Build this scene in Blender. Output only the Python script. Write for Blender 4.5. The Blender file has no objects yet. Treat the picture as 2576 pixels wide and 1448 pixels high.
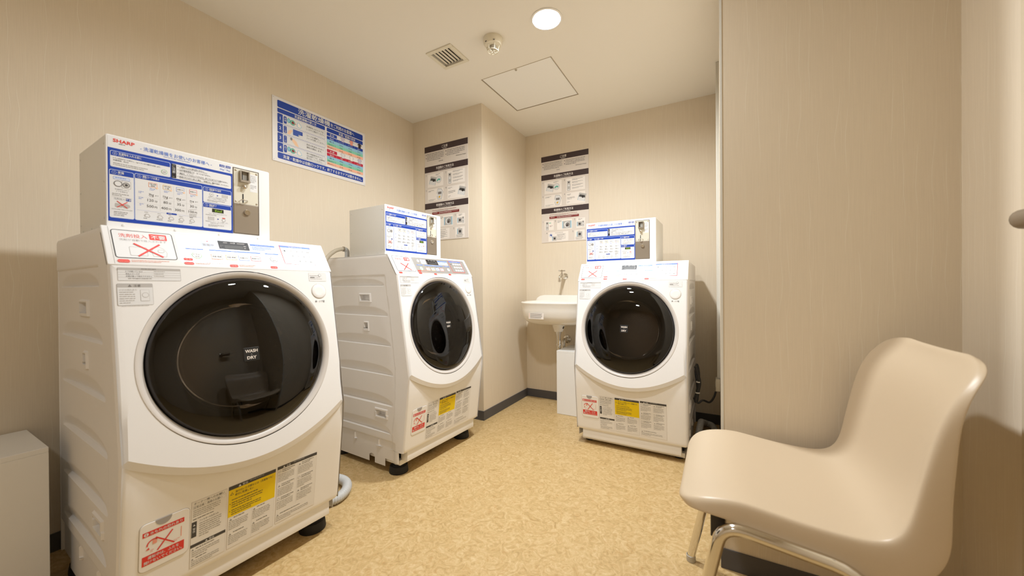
import bpy, bmesh, math, random
from mathutils import Vector, Matrix
random.seed(7)
SC = bpy.context.scene
COL = SC.collection
PI = math.pi

# ------------------------------------------------------------------ camera
cam_d = bpy.data.cameras.new('camera'); cam = bpy.data.objects.new('camera', cam_d); COL.objects.link(cam)
cam_d.sensor_width = 36.0; cam_d.sensor_fit = 'HORIZONTAL'; cam_d.lens = 929.2958 / 2576 * 36
cam_d.clip_start = 0.02
def cam_matrix(yaw, pitch, roll, loc):
    a, t, r = map(math.radians, (yaw, pitch, roll))
    fw = Vector((-math.sin(a), math.cos(a), 0)); rt = Vector((math.cos(a), math.sin(a), 0)); up = Vector((0, 0, 1))
    f2 = fw*math.cos(t) + up*math.sin(t); u2 = up*math.cos(t) - fw*math.sin(t)
    r3 = rt*math.cos(r) + u2*math.sin(r); u3 = u2*math.cos(r) - rt*math.sin(r)
    m = Matrix((r3, u3, -f2)).transposed().to_4x4(); m.translation = Vector(loc)
    return m
cam.matrix_world = cam_matrix(29.1588, -0.2032, -0.4154, (2.0630, 0.1736, 0.9266))
cam_d.dof.use_dof = True; cam_d.dof.focus_distance = 2.2; cam_d.dof.aperture_fstop = 3.5
SC.camera = cam

# ------------------------------------------------------------------ world, exposure
w = bpy.data.worlds.new('world'); SC.world = w; w.use_nodes = True
w.node_tree.nodes['Background'].inputs[0].default_value = (1.0, 0.9, 0.78, 1)
w.node_tree.nodes['Background'].inputs[1].default_value = 0.02
SC.view_settings.view_transform = 'Standard'; SC.view_settings.look = 'None'
SC.view_settings.gamma = 1.0; SC.view_settings.use_curve_mapping = False
SC.view_settings.exposure = 0.0
LAMP_COLOR = (0.95, 1.0, 1.04)
LAMPS = [(1.356, 1.797, 24.3), (1.356, 1.10, 12.7), (1.30, -0.60, 5.6)]      # x, y, watts of the downlights; the last is an added fill

# ------------------------------------------------------------------ dimensions of the room
H = 2.198; YP = 2.311; XP = 0.639; YB = 2.980; XR = 2.0723; YW = 1.5668; XR2 = 2.6108; YN = -1.3; BB = 0.0644

# ------------------------------------------------------------------ materials
def s2l(c):
    return tuple((x/255/12.92 if x/255 <= 0.04045 else ((x/255+0.055)/1.055)**2.4) for x in c)
MATS = {}
def mat(name, rgb, rough=0.5, metal=0.0, spec=0.5, coat=0.0, emit=None, estr=0.0, bump=0.0, bscale=400.0):
    if name in MATS: return MATS[name]
    m = bpy.data.materials.new(name); m.use_nodes = True
    n = m.node_tree.nodes; l = m.node_tree.links; b = n['Principled BSDF']
    b.inputs['Base Color'].default_value = (*s2l(rgb), 1); b.inputs['Roughness'].default_value = rough
    b.inputs['Metallic'].default_value = metal; b.inputs['Specular IOR Level'].default_value = spec
    b.inputs['Coat Weight'].default_value = coat; b.inputs['Coat Roughness'].default_value = 0.08
    if emit: b.inputs['Emission Color'].default_value = (*emit, 1); b.inputs['Emission Strength'].default_value = estr
    if bump:
        tc = n.new('ShaderNodeTexCoord'); nz = n.new('ShaderNodeTexNoise'); bp = n.new('ShaderNodeBump')
        nz.inputs['Scale'].default_value = bscale; bp.inputs['Strength'].default_value = bump; bp.inputs['Distance'].default_value = 0.001
        l.new(tc.outputs['Object'], nz.inputs['Vector']); l.new(nz.outputs['Fac'], bp.inputs['Height']); l.new(bp.outputs['Normal'], b.inputs['Normal'])
    MATS[name] = m
    return m

def wallpaper(name, rgb, streak=(246, 238, 222)):
    """beige vinyl wallpaper: fine vertical fibre grain and thin, slightly wavy pale streaks"""
    m = bpy.data.materials.new(name); m.use_nodes = True
    n = m.node_tree.nodes; l = m.node_tree.links; b = n['Principled BSDF']
    b.inputs['Roughness'].default_value = 0.62; b.inputs['Specular IOR Level'].default_value = 0.32
    geo = n.new('ShaderNodeNewGeometry')
    def noise(scale, detail=2.0, dist=0.0):
        mp = n.new('ShaderNodeMapping'); mp.inputs['Scale'].default_value = scale
        nz = n.new('ShaderNodeTexNoise'); nz.inputs['Scale'].default_value = 1.0; nz.inputs['Detail'].default_value = detail; nz.inputs['Distortion'].default_value = dist
        l.new(geo.outputs['Position'], mp.inputs['Vector']); l.new(mp.outputs['Vector'], nz.inputs['Vector'])
        return nz.outputs['Fac']
    def mth(op, a, v=None, c=False):
        x = n.new('ShaderNodeMath'); x.operation = op; x.use_clamp = c
        l.new(a, x.inputs[0])
        if v is not None:
            if isinstance(v, (int, float)): x.inputs[1].default_value = v
            else: l.new(v, x.inputs[1])
        return x.outputs[0]
    sep = n.new('ShaderNodeSeparateXYZ'); l.new(geo.outputs['Position'], sep.inputs[0])
    along = mth('ADD', sep.outputs[0], sep.outputs[1])
    def rnd(a, b=None):
        x = n.new('ShaderNodeCombineXYZ'); l.new(a, x.inputs[0])
        if b is not None: l.new(b, x.inputs[1])
        wn = n.new('ShaderNodeTexWhiteNoise'); wn.noise_dimensions = '3D'; l.new(x.outputs[0], wn.inputs['Vector']); return wn.outputs['Value']
    def threads(per_m, half, seg, keep, wav, shift):
        """thin wavy vertical threads: one per cell along the wall, present in random lengths"""
        warp = mth('MULTIPLY', mth('SUBTRACT', noise((7+shift, 7+shift, 5), 1.0), 0.5), wav)
        u = mth('MULTIPLY', mth('ADD', mth('ADD', along, 10.0+shift), warp), per_m); cell = mth('FLOOR', u); fr = mth('FRACT', u)
        off = mth('ADD', mth('MULTIPLY', rnd(cell), 0.6), 0.2); d = mth('ABSOLUTE', mth('SUBTRACT', fr, off))
        r = n.new('ShaderNodeMapRange'); r.interpolation_type = 'SMOOTHSTEP'; r.inputs['From Max'].default_value = half*per_m; r.inputs['To Min'].default_value = 1.0; r.inputs['To Max'].default_value = 0.0; l.new(d, r.inputs['Value'])
        v = mth('ADD', mth('MULTIPLY', sep.outputs[2], seg), mth('MULTIPLY', rnd(cell), 17.0)); sg = mth('FLOOR', v); fv = mth('FRACT', v)
        pres = mth('GREATER_THAN', rnd(cell, sg), 1-keep)
        bell = mth('MULTIPLY', mth('MULTIPLY', fv, mth('ADD', mth('MULTIPLY', fv, -1.0), 1.0)), 5.0, True)
        return mth('MULTIPLY', mth('MULTIPLY', r.outputs[0], pres), bell)
    s1 = threads(36, 0.0011, 4.5, 0.45, 0.032, 0.0)
    s2 = threads(70, 0.0007, 7.0, 0.30, 0.02, 3.3)
    st = mth('MAXIMUM', s1, mth('MULTIPLY', s2, 0.55))
    grain = noise((420, 420, 9), 2.0)
    big = noise((2.2, 2.2, 1.4), 2.0)
    c1 = n.new('ShaderNodeMixRGB'); c1.blend_type = 'MIX'
    d = [max(0, x-8) for x in rgb]; c1.inputs[1].default_value = (*s2l(d), 1); c1.inputs[2].default_value = (*s2l([min(255, x+7) for x in rgb]), 1)
    gf = mth('ADD', mth('MULTIPLY', grain, 0.75), mth('MULTIPLY', big, 0.25)); l.new(gf, c1.inputs[0])
    c2 = n.new('ShaderNodeMixRGB'); c2.inputs[2].default_value = (*s2l(streak), 1)
    l.new(c1.outputs[0], c2.inputs[1]); l.new(mth('MULTIPLY', st, 0.6), c2.inputs[0]); l.new(c2.outputs[0], b.inputs['Base Color'])
    bp = n.new('ShaderNodeBump'); bp.inputs['Strength'].default_value = 0.25; bp.inputs['Distance'].default_value = 0.0006
    l.new(mth('ADD', mth('MULTIPLY', grain, 0.5), st), bp.inputs['Height']); l.new(bp.outputs['Normal'], b.inputs['Normal'])
    return m

def lino(name):
    """mottled ochre sheet flooring"""
    m = bpy.data.materials.new(name); m.use_nodes = True
    n = m.node_tree.nodes; l = m.node_tree.links; b = n['Principled BSDF']
    b.inputs['Roughness'].default_value = 0.42; b.inputs['Specular IOR Level'].default_value = 0.4
    geo = n.new('ShaderNodeNewGeometry')
    def noise(s, det, dist, rough=0.6):
        z = n.new('ShaderNodeTexNoise'); z.inputs['Scale'].default_value = s; z.inputs['Detail'].default_value = det
        z.inputs['Distortion'].default_value = dist; z.inputs['Roughness'].default_value = rough
        l.new(geo.outputs['Position'], z.inputs['Vector']); return z.outputs['Fac']
    r = n.new('ShaderNodeValToRGB'); e = r.color_ramp.elements
    e[0].position = 0.30; e[0].color = (*s2l((176, 145, 94)), 1); e[1].position = 0.72; e[1].color = (*s2l((219, 195, 150)), 1)
    x = r.color_ramp.elements.new(0.5); x.color = (*s2l((202, 172, 121)), 1)
    l.new(noise(26, 6, 2.2, 0.68), r.inputs[0])
    r2 = n.new('ShaderNodeValToRGB'); e = r2.color_ramp.elements
    e[0].position = 0.52; e[0].color = (0, 0, 0, 1); e[1].position = 0.72; e[1].color = (1, 1, 1, 1)
    l.new(noise(55, 4, 1.5), r2.inputs[0])
    mx = n.new('ShaderNodeMixRGB'); mx.inputs[2].default_value = (*s2l((190, 148, 92)), 1)
    mu = n.new('ShaderNodeMath'); mu.operation = 'MULTIPLY'; mu.inputs[1].default_value = 0.6
    l.new(r2.outputs[0], mu.inputs[0]); l.new(mu.outputs[0], mx.inputs[0]); l.new(r.outputs[0], mx.inputs[1]); l.new(mx.outputs[0], b.inputs['Base Color'])
    return m

M_WALL = wallpaper('wallpaper', (230, 216, 194))
M_FLOOR = lino('ochre_sheet_floor')
M_CEIL = mat('ceiling_paint', (243, 237, 226), 0.75, spec=0.2, bump=0.15, bscale=260)
M_BASE = mat('baseboard_vinyl', (84, 82, 84), 0.5)
M_BODY = mat('white_steel', (238, 235, 232), 0.28, spec=0.5, bump=0.03, bscale=900)
M_FRONT = mat('gloss_white_plastic', (238, 236, 234), 0.2, spec=0.55)
M_SIDE = mat('side_plastic', (238, 234, 230), 0.42, spec=0.45, bump=0.06, bscale=900)
M_LOWER = mat('lower_plastic', (243, 240, 236), 0.33, spec=0.5)
M_BEZEL = mat('silver_plastic', (214, 207, 200), 0.32)
M_COIN = mat('coinbox_paint', (238, 236, 230), 0.38, bump=0.08, bscale=1200)
M_RUBBER = mat('black_rubber', (26, 25, 27), 0.65)
M_DARK = mat('dark_plastic', (44, 41, 42), 0.35)
M_CHROME = mat('chrome', (225, 222, 216), 0.08, metal=1.0)
M_STEEL = mat('brushed_steel', (190, 184, 174), 0.3, metal=1.0)
M_CASH = mat('cash_door_metal', (150, 138, 122), 0.42, metal=0.55)
M_COINPL = mat('coin_plate', (228, 224, 208), 0.3, metal=0.3)
M_CERAM = mat('white_ceramic', (246, 241, 232), 0.1, spec=0.6, coat=0.5)
M_BOX = mat('white_laminate', (242, 240, 236), 0.35)
M_CHAIR = mat('beige_polypropylene', (206, 186, 158), 0.36, spec=0.45, bump=0.04, bscale=700)
M_HOSE = mat('grey_hose', (196, 196, 194), 0.5)
M_HOSE2 = mat('beige_hose', (214, 204, 184), 0.5)
M_CABLE = mat('black_cable', (24, 22, 22), 0.45)
M_PVC = mat('white_pvc', (226, 224, 216), 0.4)
M_OUTLET = mat('outlet_plastic', (226, 216, 194), 0.4)
M_DOORP = mat('door_paint', (226, 212, 186), 0.4)
M_VENT = mat('vent_plastic', (232, 224, 204), 0.45)
M_DRUM = mat('drum_steel', (150, 138, 122), 0.25, metal=1.0)
M_TUB = mat('tub_gasket', (46, 43, 41), 0.5)

def glass_mat(name, tint, ior=1.5):
    m = bpy.data.materials.new(name); m.use_nodes = True
    n = m.node_tree.nodes; l = m.node_tree.links; n.clear()
    out = n.new('ShaderNodeOutputMaterial'); tr = n.new('ShaderNodeBsdfTransparent'); gl = n.new('ShaderNodeBsdfGlossy'); mx = n.new('ShaderNodeMixShader')
    fr = n.new('ShaderNodeFresnel'); fr.inputs['IOR'].default_value = ior
    tr.inputs[0].default_value = (*tint, 1); gl.inputs[0].default_value = (1, 1, 1, 1); gl.inputs['Roughness'].default_value = 0.02
    l.new(fr.outputs[0], mx.inputs[0]); l.new(tr.outputs[0], mx.inputs[1]); l.new(gl.outputs[0], mx.inputs[2]); l.new(mx.outputs[0], out.inputs[0])
    return m
M_GLASS = glass_mat('smoked_door_glass', (0.40, 0.375, 0.36))
M_BOWL = glass_mat('clear_bowl_glass', (0.78, 0.76, 0.73), 1.14)

# ------------------------------------------------------------------ mesh helpers
def obj(name, bm, m, parent=None, smooth=False, bevel=0.0, auto=35):
    if not isinstance(bm, bpy.types.Mesh):
        me = bpy.data.meshes.new(name); bmesh.ops.recalc_face_normals(bm, faces=bm.faces[:]); bm.to_mesh(me); bm.free()
    else: me = bm
    for mm in (m if isinstance(m, (list, tuple)) else [m]): me.materials.append(mm)
    o = bpy.data.objects.new(name, me); COL.objects.link(o)
    if smooth: me.shade_smooth(); me.set_sharp_from_angle(angle=math.radians(auto))
    if parent: o.parent = parent
    return o
def tag(o, label, cat=None, group=None, kind=None):
    if label: o['label'] = label
    if cat: o['category'] = cat
    if group: o['group'] = group
    if kind: o['kind'] = kind
    return o
def empty(name, loc=(0, 0, 0), rz=0.0):
    o = bpy.data.objects.new(name, None); COL.objects.link(o); o.location = loc; o.rotation_euler = (0, 0, rz); o.empty_display_size = 0.1
    return o
def new(): return bmesh.new()
def box(bm, lo, hi, bev=0.0, seg=2, M=None):
    c = [(a+b)/2 for a, b in zip(lo, hi)]; s = [abs(b-a) for a, b in zip(lo, hi)]
    r = bmesh.ops.create_cube(bm, size=1.0)
    vs = r['verts']; bmesh.ops.scale(bm, vec=s, verts=vs); bmesh.ops.translate(bm, vec=c, verts=vs)
    if bev:
        es = list({e for v in vs for e in v.link_edges})
        g = bmesh.ops.bevel(bm, geom=es, offset=bev, segments=seg, affect='EDGES', profile=0.5)
        vs = list({v for f in g['faces'] for v in f.verts} | {v for v in vs if v.is_valid})
    if M is not None: bmesh.ops.transform(bm, matrix=M, verts=[v for v in vs if v.is_valid])
    return vs
def mkbox(name, lo, hi, m, parent=None, bev=0.0, seg=2, M=None):
    bm = new(); box(bm, lo, hi, bev, seg, M); return obj(name, bm, m, parent, smooth=bev > 0)
def lathe(bm, prof, M=Matrix(), n=32, a0=0.0, a1=2*PI):
    """prof: list of (radius, height); axis +Z, placed by M"""
    full = abs(a1-a0-2*PI) < 1e-6; rings = []
    for r, z in prof:
        if r < 1e-6: rings.append([bm.verts.new(M @ Vector((0, 0, z)))]); continue
        rings.append([bm.verts.new(M @ Vector((r*math.cos(a0+(a1-a0)*i/n), r*math.sin(a0+(a1-a0)*i/n), z))) for i in range(n if full else n+1)])
    for A, B in zip(rings, rings[1:]):
        k = max(len(A), len(B)); lim = k if full else k-1
        for i in range(lim):
            j = (i+1) % k
            if len(A) == 1 and len(B) == 1: continue
            if len(A) == 1: bm.faces.new((A[0], B[i], B[j]))
            elif len(B) == 1: bm.faces.new((A[i], A[j], B[0]))
            else: bm.faces.new((A[i], A[j], B[j], B[i]))
def mklathe(name, prof, m, parent=None, M=Matrix(), n=32, auto=35):
    bm = new(); lathe(bm, prof, M, n); return obj(name, bm, m, parent, smooth=True, auto=auto)
def catmull(pts, k=8):
    P = [Vector(p) for p in pts]; P = [2*P[0]-P[1]] + P + [2*P[-1]-P[-2]]; out = []
    for i in range(1, len(P)-2):
        for j in range(k):
            t = j/k; a, b, c, d = P[i-1:i+3]
            out.append(0.5*((2*b) + (c-a)*t + (2*a-5*b+4*c-d)*t*t + (3*b-a-3*c+d)*t**3))
    out.append(P[-2]); return out
def tube(bm, pts, r, n=12, rfun=None, cap=True):
    pts = [Vector(p) for p in pts]; rings = []; prev = None
    for i, p in enumerate(pts):
        t = (pts[min(i+1, len(pts)-1)] - pts[max(i-1, 0)]).normalized()
        if prev is None:
            a = Vector((0, 0, 1)) if abs(t.z) < 0.9 else Vector((1, 0, 0)); u = t.cross(a).normalized()
        else: u = (prev - t*prev.dot(t)).normalized()
        prev = u; v = t.cross(u); rr = rfun(i) if rfun else r
        rings.append([bm.verts.new(p + (u*math.cos(2*PI*k/n) + v*math.sin(2*PI*k/n))*rr) for k in range(n)])
    for A, B in zip(rings, rings[1:]):
        for k in range(n): bm.faces.new((A[k], A[(k+1) % n], B[(k+1) % n], B[k]))
    if cap: bm.faces.new(rings[0][::-1]); bm.faces.new(rings[-1])
def mktube(name, pts, r, m, parent=None, n=12, smooth_k=0, rfun=None, auto=50):
    bm = new(); tube(bm, catmull(pts, smooth_k) if smooth_k else pts, r, n, rfun); return obj(name, bm, m, parent, smooth=True, auto=auto)
def frame(o, ex, ey):
    """matrix whose local x,y lie on a panel and z points out of it"""
    ex = Vector(ex).normalized(); ey = Vector(ey).normalized(); n = ex.cross(ey)
    m = Matrix((ex, ey, n)).transposed().to_4x4(); m.translation = Vector(o); return m

# ------------------------------------------------------------------ flat print (lettering, pictograms) as thin coloured faces
INK = {'white': (226, 225, 224), 'blue': (30, 66, 164), 'lblue': (104, 138, 214), 'pale': (206, 214, 232), 'red': (226, 62, 52), 'dred': (196, 34, 64),
       'black': (38, 34, 34), 'grey': (128, 124, 122), 'lgrey': (186, 182, 178), 'dgrey': (74, 72, 70), 'yellow': (240, 208, 12), 'green': (110, 178, 84),
       'teal': (92, 176, 160), 'mint': (138, 208, 180), 'peach': (250, 188, 158), 'orange': (236, 130, 60), 'gold': (226, 178, 62), 'skin': (246, 206, 170),
       'brown': (66, 52, 52), 'beige': (226, 216, 206), 'cream': (244, 236, 228), 'maroon': (128, 40, 40), 'violet': (208, 198, 214), 'sky': (150, 200, 224),
       'lcdtxt': (150, 196, 40), 'lcd': (44, 48, 34), 'hot': (232, 84, 70), 'salmon': (240, 160, 140), 'pinkish': (196, 180, 170), 'label': (236, 232, 226), 'mgrey': (150, 146, 142)}
def ink(k):
    if k == 'silver': return mat('print_silver', (206, 205, 204), 0.3, metal=0.65)
    return mat('print_'+k, INK[k], 0.45, spec=0.35)
_tcache = {}
def glyphs(s, bold=0.0):
    k = (s, bold)
    if k not in _tcache:
        cu = bpy.data.curves.new('t', 'FONT'); cu.body = s; cu.size = 1.0; cu.resolution_u = 2; cu.offset = bold
        o = bpy.data.objects.new('t', cu); COL.objects.link(o)
        dg = bpy.context.evaluated_depsgraph_get(); me = bpy.data.meshes.new_from_object(o.evaluated_get(dg))
        vs = [(v.co.x, v.co.y) for v in me.vertices]; fs = [tuple(p.vertices) for p in me.polygons]
        bpy.data.objects.remove(o); bpy.data.curves.remove(cu); bpy.data.meshes.remove(me)
        _tcache[k] = (vs, fs)
    return _tcache[k]
class Print:
    def __init__(s, M, eps=0.0004): s.M = M; s.eps = eps; s.v = []; s.f = []; s.mi = []; s.keys = []; s.step = 0.00016
    def key(s, c):
        if c not in s.keys: s.keys.append(c)
        return s.keys.index(c)
    def poly(s, pts, c, L=0):
        b = len(s.v); z = s.eps + s.step*L
        s.v += [s.M @ Vector((x, y, z)) for x, y in pts]; s.f.append(tuple(range(b, b+len(pts)))); s.mi.append(s.key(c))
    def rect(s, x0, y0, x1, y1, c, L=0): s.poly([(x0, y0), (x1, y0), (x1, y1), (x0, y1)], c, L)
    def rr(s, x0, y0, x1, y1, r, c, L=0, n=4):
        p = []
        for cx, cy, a in ((x1-r, y0+r, -PI/2), (x1-r, y1-r, 0), (x0+r, y1-r, PI/2), (x0+r, y0+r, PI)):
            p += [(cx+r*math.cos(a+PI/2*i/n), cy+r*math.sin(a+PI/2*i/n)) for i in range(n+1)]
        s.poly(p, c, L)
    def frame(s, x0, y0, x1, y1, r, t, c, fill, L=0): s.rr(x0, y0, x1, y1, r, c, L); s.rr(x0+t, y0+t, x1-t, y1-t, max(r-t, t*0.5), fill, L+1)
    def disc(s, x, y, r, c, L=0, n=20, ry=None): s.poly([(x+r*math.cos(2*PI*i/n), y+(ry or r)*math.sin(2*PI*i/n)) for i in range(n)], c, L)
    def ring(s, x, y, r, t, c, fill, L=0, ry=None): s.disc(x, y, r, c, L, ry=ry); s.disc(x, y, r-t, fill, L+1, ry=(ry-t) if ry else None)
    def line(s, x0, y0, x1, y1, t, c, L=0):
        d = Vector((x1-x0, y1-y0)).normalized(); n = Vector((-d.y, d.x))*t/2
        s.poly([(x0-n.x, y0-n.y), (x1-n.x, y1-n.y), (x1+n.x, y1+n.y), (x0+n.x, y0+n.y)], c, L)
    def tri(s, x, y, h, c, L=0): s.poly([(x-h*0.58, y), (x+h*0.58, y), (x, y+h)], c, L)
    def cross(s, x0, y0, x1, y1, t, c, L=0): s.line(x0, y0, x1, y1, t, c, L); s.line(x0, y1, x1, y0, t, c, L+0.5)
    def text(s, st, x, y, h, c, w=None, al='l', L=3, bold=0.0, vert=False):
        """y is the baseline, h the em size; w squeezes or stretches to that width"""
        if vert:
            for i, ch in enumerate(st): s.text(ch, x, y-i*h*1.05, h, c, al='c', L=L, bold=bold)
            return
        if bold and any(ord(ch) > 0x2fff for ch in st):
            e = bold*h*0.9
            for k, (dx, dy) in enumerate(((-e, 0), (e, 0), (0, e), (0, -e))): s.text(st, x+dx, y+dy, h, c, w, al, L+0.08*k, 0.0)
            return
        vs, fs = glyphs(st, bold)
        if not vs: return
        x0 = min(v[0] for v in vs); x1 = max(v[0] for v in vs); sx = h
        if w: sx = w/max(x1-x0, 1e-6)
        ox = x - x0*sx - ({'l': 0, 'c': 0.5, 'r': 1.0}[al])*(x1-x0)*sx
        b = len(s.v); z = s.eps + s.step*L; k = s.key(c)
        s.v += [s.M @ Vector((ox+a*sx, y+d*h, z)) for a, d in vs]
        s.f += [tuple(i+b for i in f) for f in fs]; s.mi += [k]*len(fs)
    def lines(s, x0, y1, x1, rows, pitch, c, L=3, fill=0.85, ht=0.34, indent=0.0):
        """body copy too small to read: rows of short dashes"""
        for r in range(rows):
            y = y1 - r*pitch; x = x0 + (indent if r else 0); end = x0 + (x1-x0)*(fill if r < rows-1 else fill*random.uniform(0.45, 0.9))
            while x < end - pitch*0.4:
                wd = pitch*random.uniform(0.5, 1.6); xe = min(x+wd, end)
                s.rect(x, y-pitch*ht*random.uniform(0.75, 1.0), xe, y, c, L); x = xe + pitch*random.uniform(0.12, 0.3)
    def build(s, name, parent, label=None):
        me = bpy.data.meshes.new(name); me.from_pydata([tuple(v) for v in s.v], [], s.f)
        for k in s.keys: me.materials.append(ink(k))
        for p, i in zip(me.polygons, s.mi): p.material_index = i
        me.update(); o = bpy.data.objects.new(name, me); COL.objects.link(o); o.parent = parent
        if label: o['label'] = label
        return o

# ------------------------------------------------------------------ the room
def struct(name, bm, m, label=None): return tag(obj(name, bm, m), label, kind='structure')
def sbox(name, lo, hi, m, label=None, bev=0.0):
    bm = new(); box(bm, lo, hi, bev); return struct(name, bm, m, label)
T = 0.12
sbox('floor', (-T, YN-T, -0.05), (XR2+T, YB+T, 0), M_FLOOR, 'mottled ochre sheet vinyl floor')
sbox('wall_left', (-T, YN-T, 0), (0, YP+0.02, H), M_WALL, 'beige wallpapered wall behind the two left machines')
sbox('wall_pillar', (-T, YP, 0), (XP, YB+T, H), M_WALL, 'beige wallpapered boxed-out pillar in the far left corner')
sbox('wall_back', (XP, YB, 0), (XR, YB+T, H), M_WALL, 'beige wallpapered back wall behind the sink')
sbox('wall_partition', (XR, YW, 0), (XR2+T, YB+T, H), M_WALL, 'beige wallpapered partition behind the chair')
sbox('wall_right', (XR2, YN-T, 0), (XR2+T, YW, H), M_WALL, 'beige wallpapered right wall beside the chair')
sbox('wall_rear', (0, YN-T, 0), (XR2, YN, H), M_WALL, 'beige wallpapered wall behind the camera')
# ceiling with the openings of lamps, vent and hatch cut out
VENT = (0.6795+0.018, 1.7071+0.018, 0.8485-0.018, 1.8761-0.018); HATCH = (0.7995, 2.0738, 1.2594, 2.5337); LR = 0.068
def make_ceiling():
    holes = [VENT, HATCH] + [(x-0.1, y-0.1, x+0.1, y+0.1) for x, y, _ in LAMPS]
    xs = sorted({-T, XR2+T} | {h[0] for h in holes} | {h[2] for h in holes}); ys = sorted({YN-T, YB+T} | {h[1] for h in holes} | {h[3] for h in holes})
    bm = new(); vd = {}
    def V(x, y, z=H):
        k = (round(x, 5), round(y, 5), round(z, 5))
        if k not in vd: vd[k] = bm.verts.new((x, y, z))
        return vd[k]
    for xa, xb in zip(xs, xs[1:]):
        for ya, yb in zip(ys, ys[1:]):
            cx, cy = (xa+xb)/2, (ya+yb)/2
            if any(h[0] < cx < h[2] and h[1] < cy < h[3] for h in holes): continue
            bm.faces.new((V(xa, ya), V(xa, yb), V(xb, yb), V(xb, ya)))
    for x, y, _ in LAMPS:
        N = 48; sq = []; ci = []
        for i in range(N):
            a = 2*PI*i/N; c, s = math.cos(a), math.sin(a); k = 0.1/max(abs(c), abs(s))
            sq.append(V(x+c*k, y+s*k)); ci.append(V(x+c*LR, y+s*LR))
        for i in range(N):
            j = (i+1) % N; bm.faces.new((sq[i], ci[i], ci[j], sq[j]))
    o = struct('ceiling', bm, M_CEIL, 'cream painted ceiling')
    md = o.modifiers.new('thick', 'SOLIDIFY'); md.thickness = 0.012; md.offset = -1
    return o
ceil = make_ceiling()
# flip so the visible side faces down whichever way normals were recalculated
if ceil.data.polygons[0].normal.z > 0: ceil.data.flip_normals()
sbox('trim_1', (-T, YN-T, H+0.10), (XR2+T, YB+T, H+0.14), M_CEIL, 'slab above the ceiling')
bt = 0.005
sbox('baseboard_left', (0, YN, 0), (bt, YP, BB), M_BASE, 'dark grey baseboard along the left wall')
sbox('baseboard_pillar', (bt, YP-bt, 0), (XP+bt, YP, BB), M_BASE, 'dark grey baseboard on the pillar front')
sbox('baseboard_alcove', (XP, YP, 0), (XP+bt, YB, BB), M_BASE, 'dark grey baseboard on the pillar side by the sink')
sbox('baseboard_back', (XP+bt, YB-bt, 0), (XR-bt, YB, BB), M_BASE, 'dark grey baseboard along the back wall')
sbox('baseboard_recess', (XR-bt, YW, 0), (XR, YB, BB), M_BASE, 'dark grey baseboard on the recess side of the partition')
sbox('baseboard_partition', (XR-bt, YW-bt, 0), (XR2, YW, BB), M_BASE, 'dark grey baseboard under the partition', 0.001)
sbox('baseboard_right', (XR2-bt, 1.335, 0), (XR2, YW-bt, BB), M_BASE, 'dark grey baseboard on the right wall')
sbox('trim_2', (XR-0.0022, YW-0.0022, BB), (XR+0.0045, YW+0.01, H), M_PVC, 'white corner bead on the partition edge')

# door in the right wall
def make_door():
    d = tag(empty('door_1', (XR2, 0.93, 0)), 'smooth cream door in the right wall with lever handle', kind='structure')
    L = lambda lo, hi: ((lo[0], lo[1]-0.93, lo[2]), (hi[0], hi[1]-0.93, hi[2]))
    a, b = L((-0.012, 0.45, 0.004), (-0.0005, 1.33, 2.05)); mkbox('door_leaf', a, b, M_DOORP, d, 0.002)
    h = mklathe('handle_rose', [(0, 0), (0.026, 0), (0.026, 0.006), (0.02, 0.009), (0, 0.009)], M_STEEL, d, frame((-0.012, 1.13-0.93, 1.044), (0, -1, 0), (0, 0, 1)) )
    mktube('lever', [(-0.014, 0.20, 1.044), (-0.045, 0.20, 1.044), (-0.061, 0.208, 1.044), (-0.061, 0.235, 1.043), (-0.061, 0.298, 1.043)], 0.0, mat('satin_lever', (150, 136, 118), 0.4, metal=0.4), d, 16,
           6, rfun=lambda i: 0.018 if i < 24 else 0.0125)
make_door()

# ------------------------------------------------------------------ ceiling fittings
def downlight(x, y, watt, label):
    t = tag(empty('downlight', (x, y, H)), label, 'ceiling light', 'recessed ceiling downlights')
    mklathe('trim_ring', [(LR+0.006, -0.001), (LR+0.006, -0.003), (LR-0.002, -0.004), (LR-0.002, 0.0)], mat('lamp_trim', (245, 242, 236), 0.4), t, n=48)
    mklathe('reflector', [(LR-0.001, -0.003), (LR-0.006, 0.014), (LR-0.008, 0.02)], mat('lamp_reflector', (250, 248, 244), 0.25), t, n=48)
    mklathe('diffuser', [(LR-0.008, 0.012), (0.0, 0.012)], mat('lamp_glow', (255, 250, 240), 0.5, emit=(1.0, 0.97, 0.93), estr=14.0), t, n=48)
    ld = bpy.data.lights.new('downlight_lamp', 'AREA'); ld.shape = 'DISK'; ld.size = 0.115; ld.energy = watt; ld.color = LAMP_COLOR; ld.spread = math.radians(168)
    lo = bpy.data.objects.new('lamp_source', ld); COL.objects.link(lo); lo.location = (0, 0, 0.008); lo.parent = t
downlight(*LAMPS[0], 'glowing round recessed downlight in the ceiling above the machines')
downlight(*LAMPS[1], 'recessed downlight nearer the camera, just above the picture edge')
downlight(*LAMPS[2], 'unseen fill downlight added in the ceiling behind the camera')  # weak lamp added out of view to brighten left wall and near machine side

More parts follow.
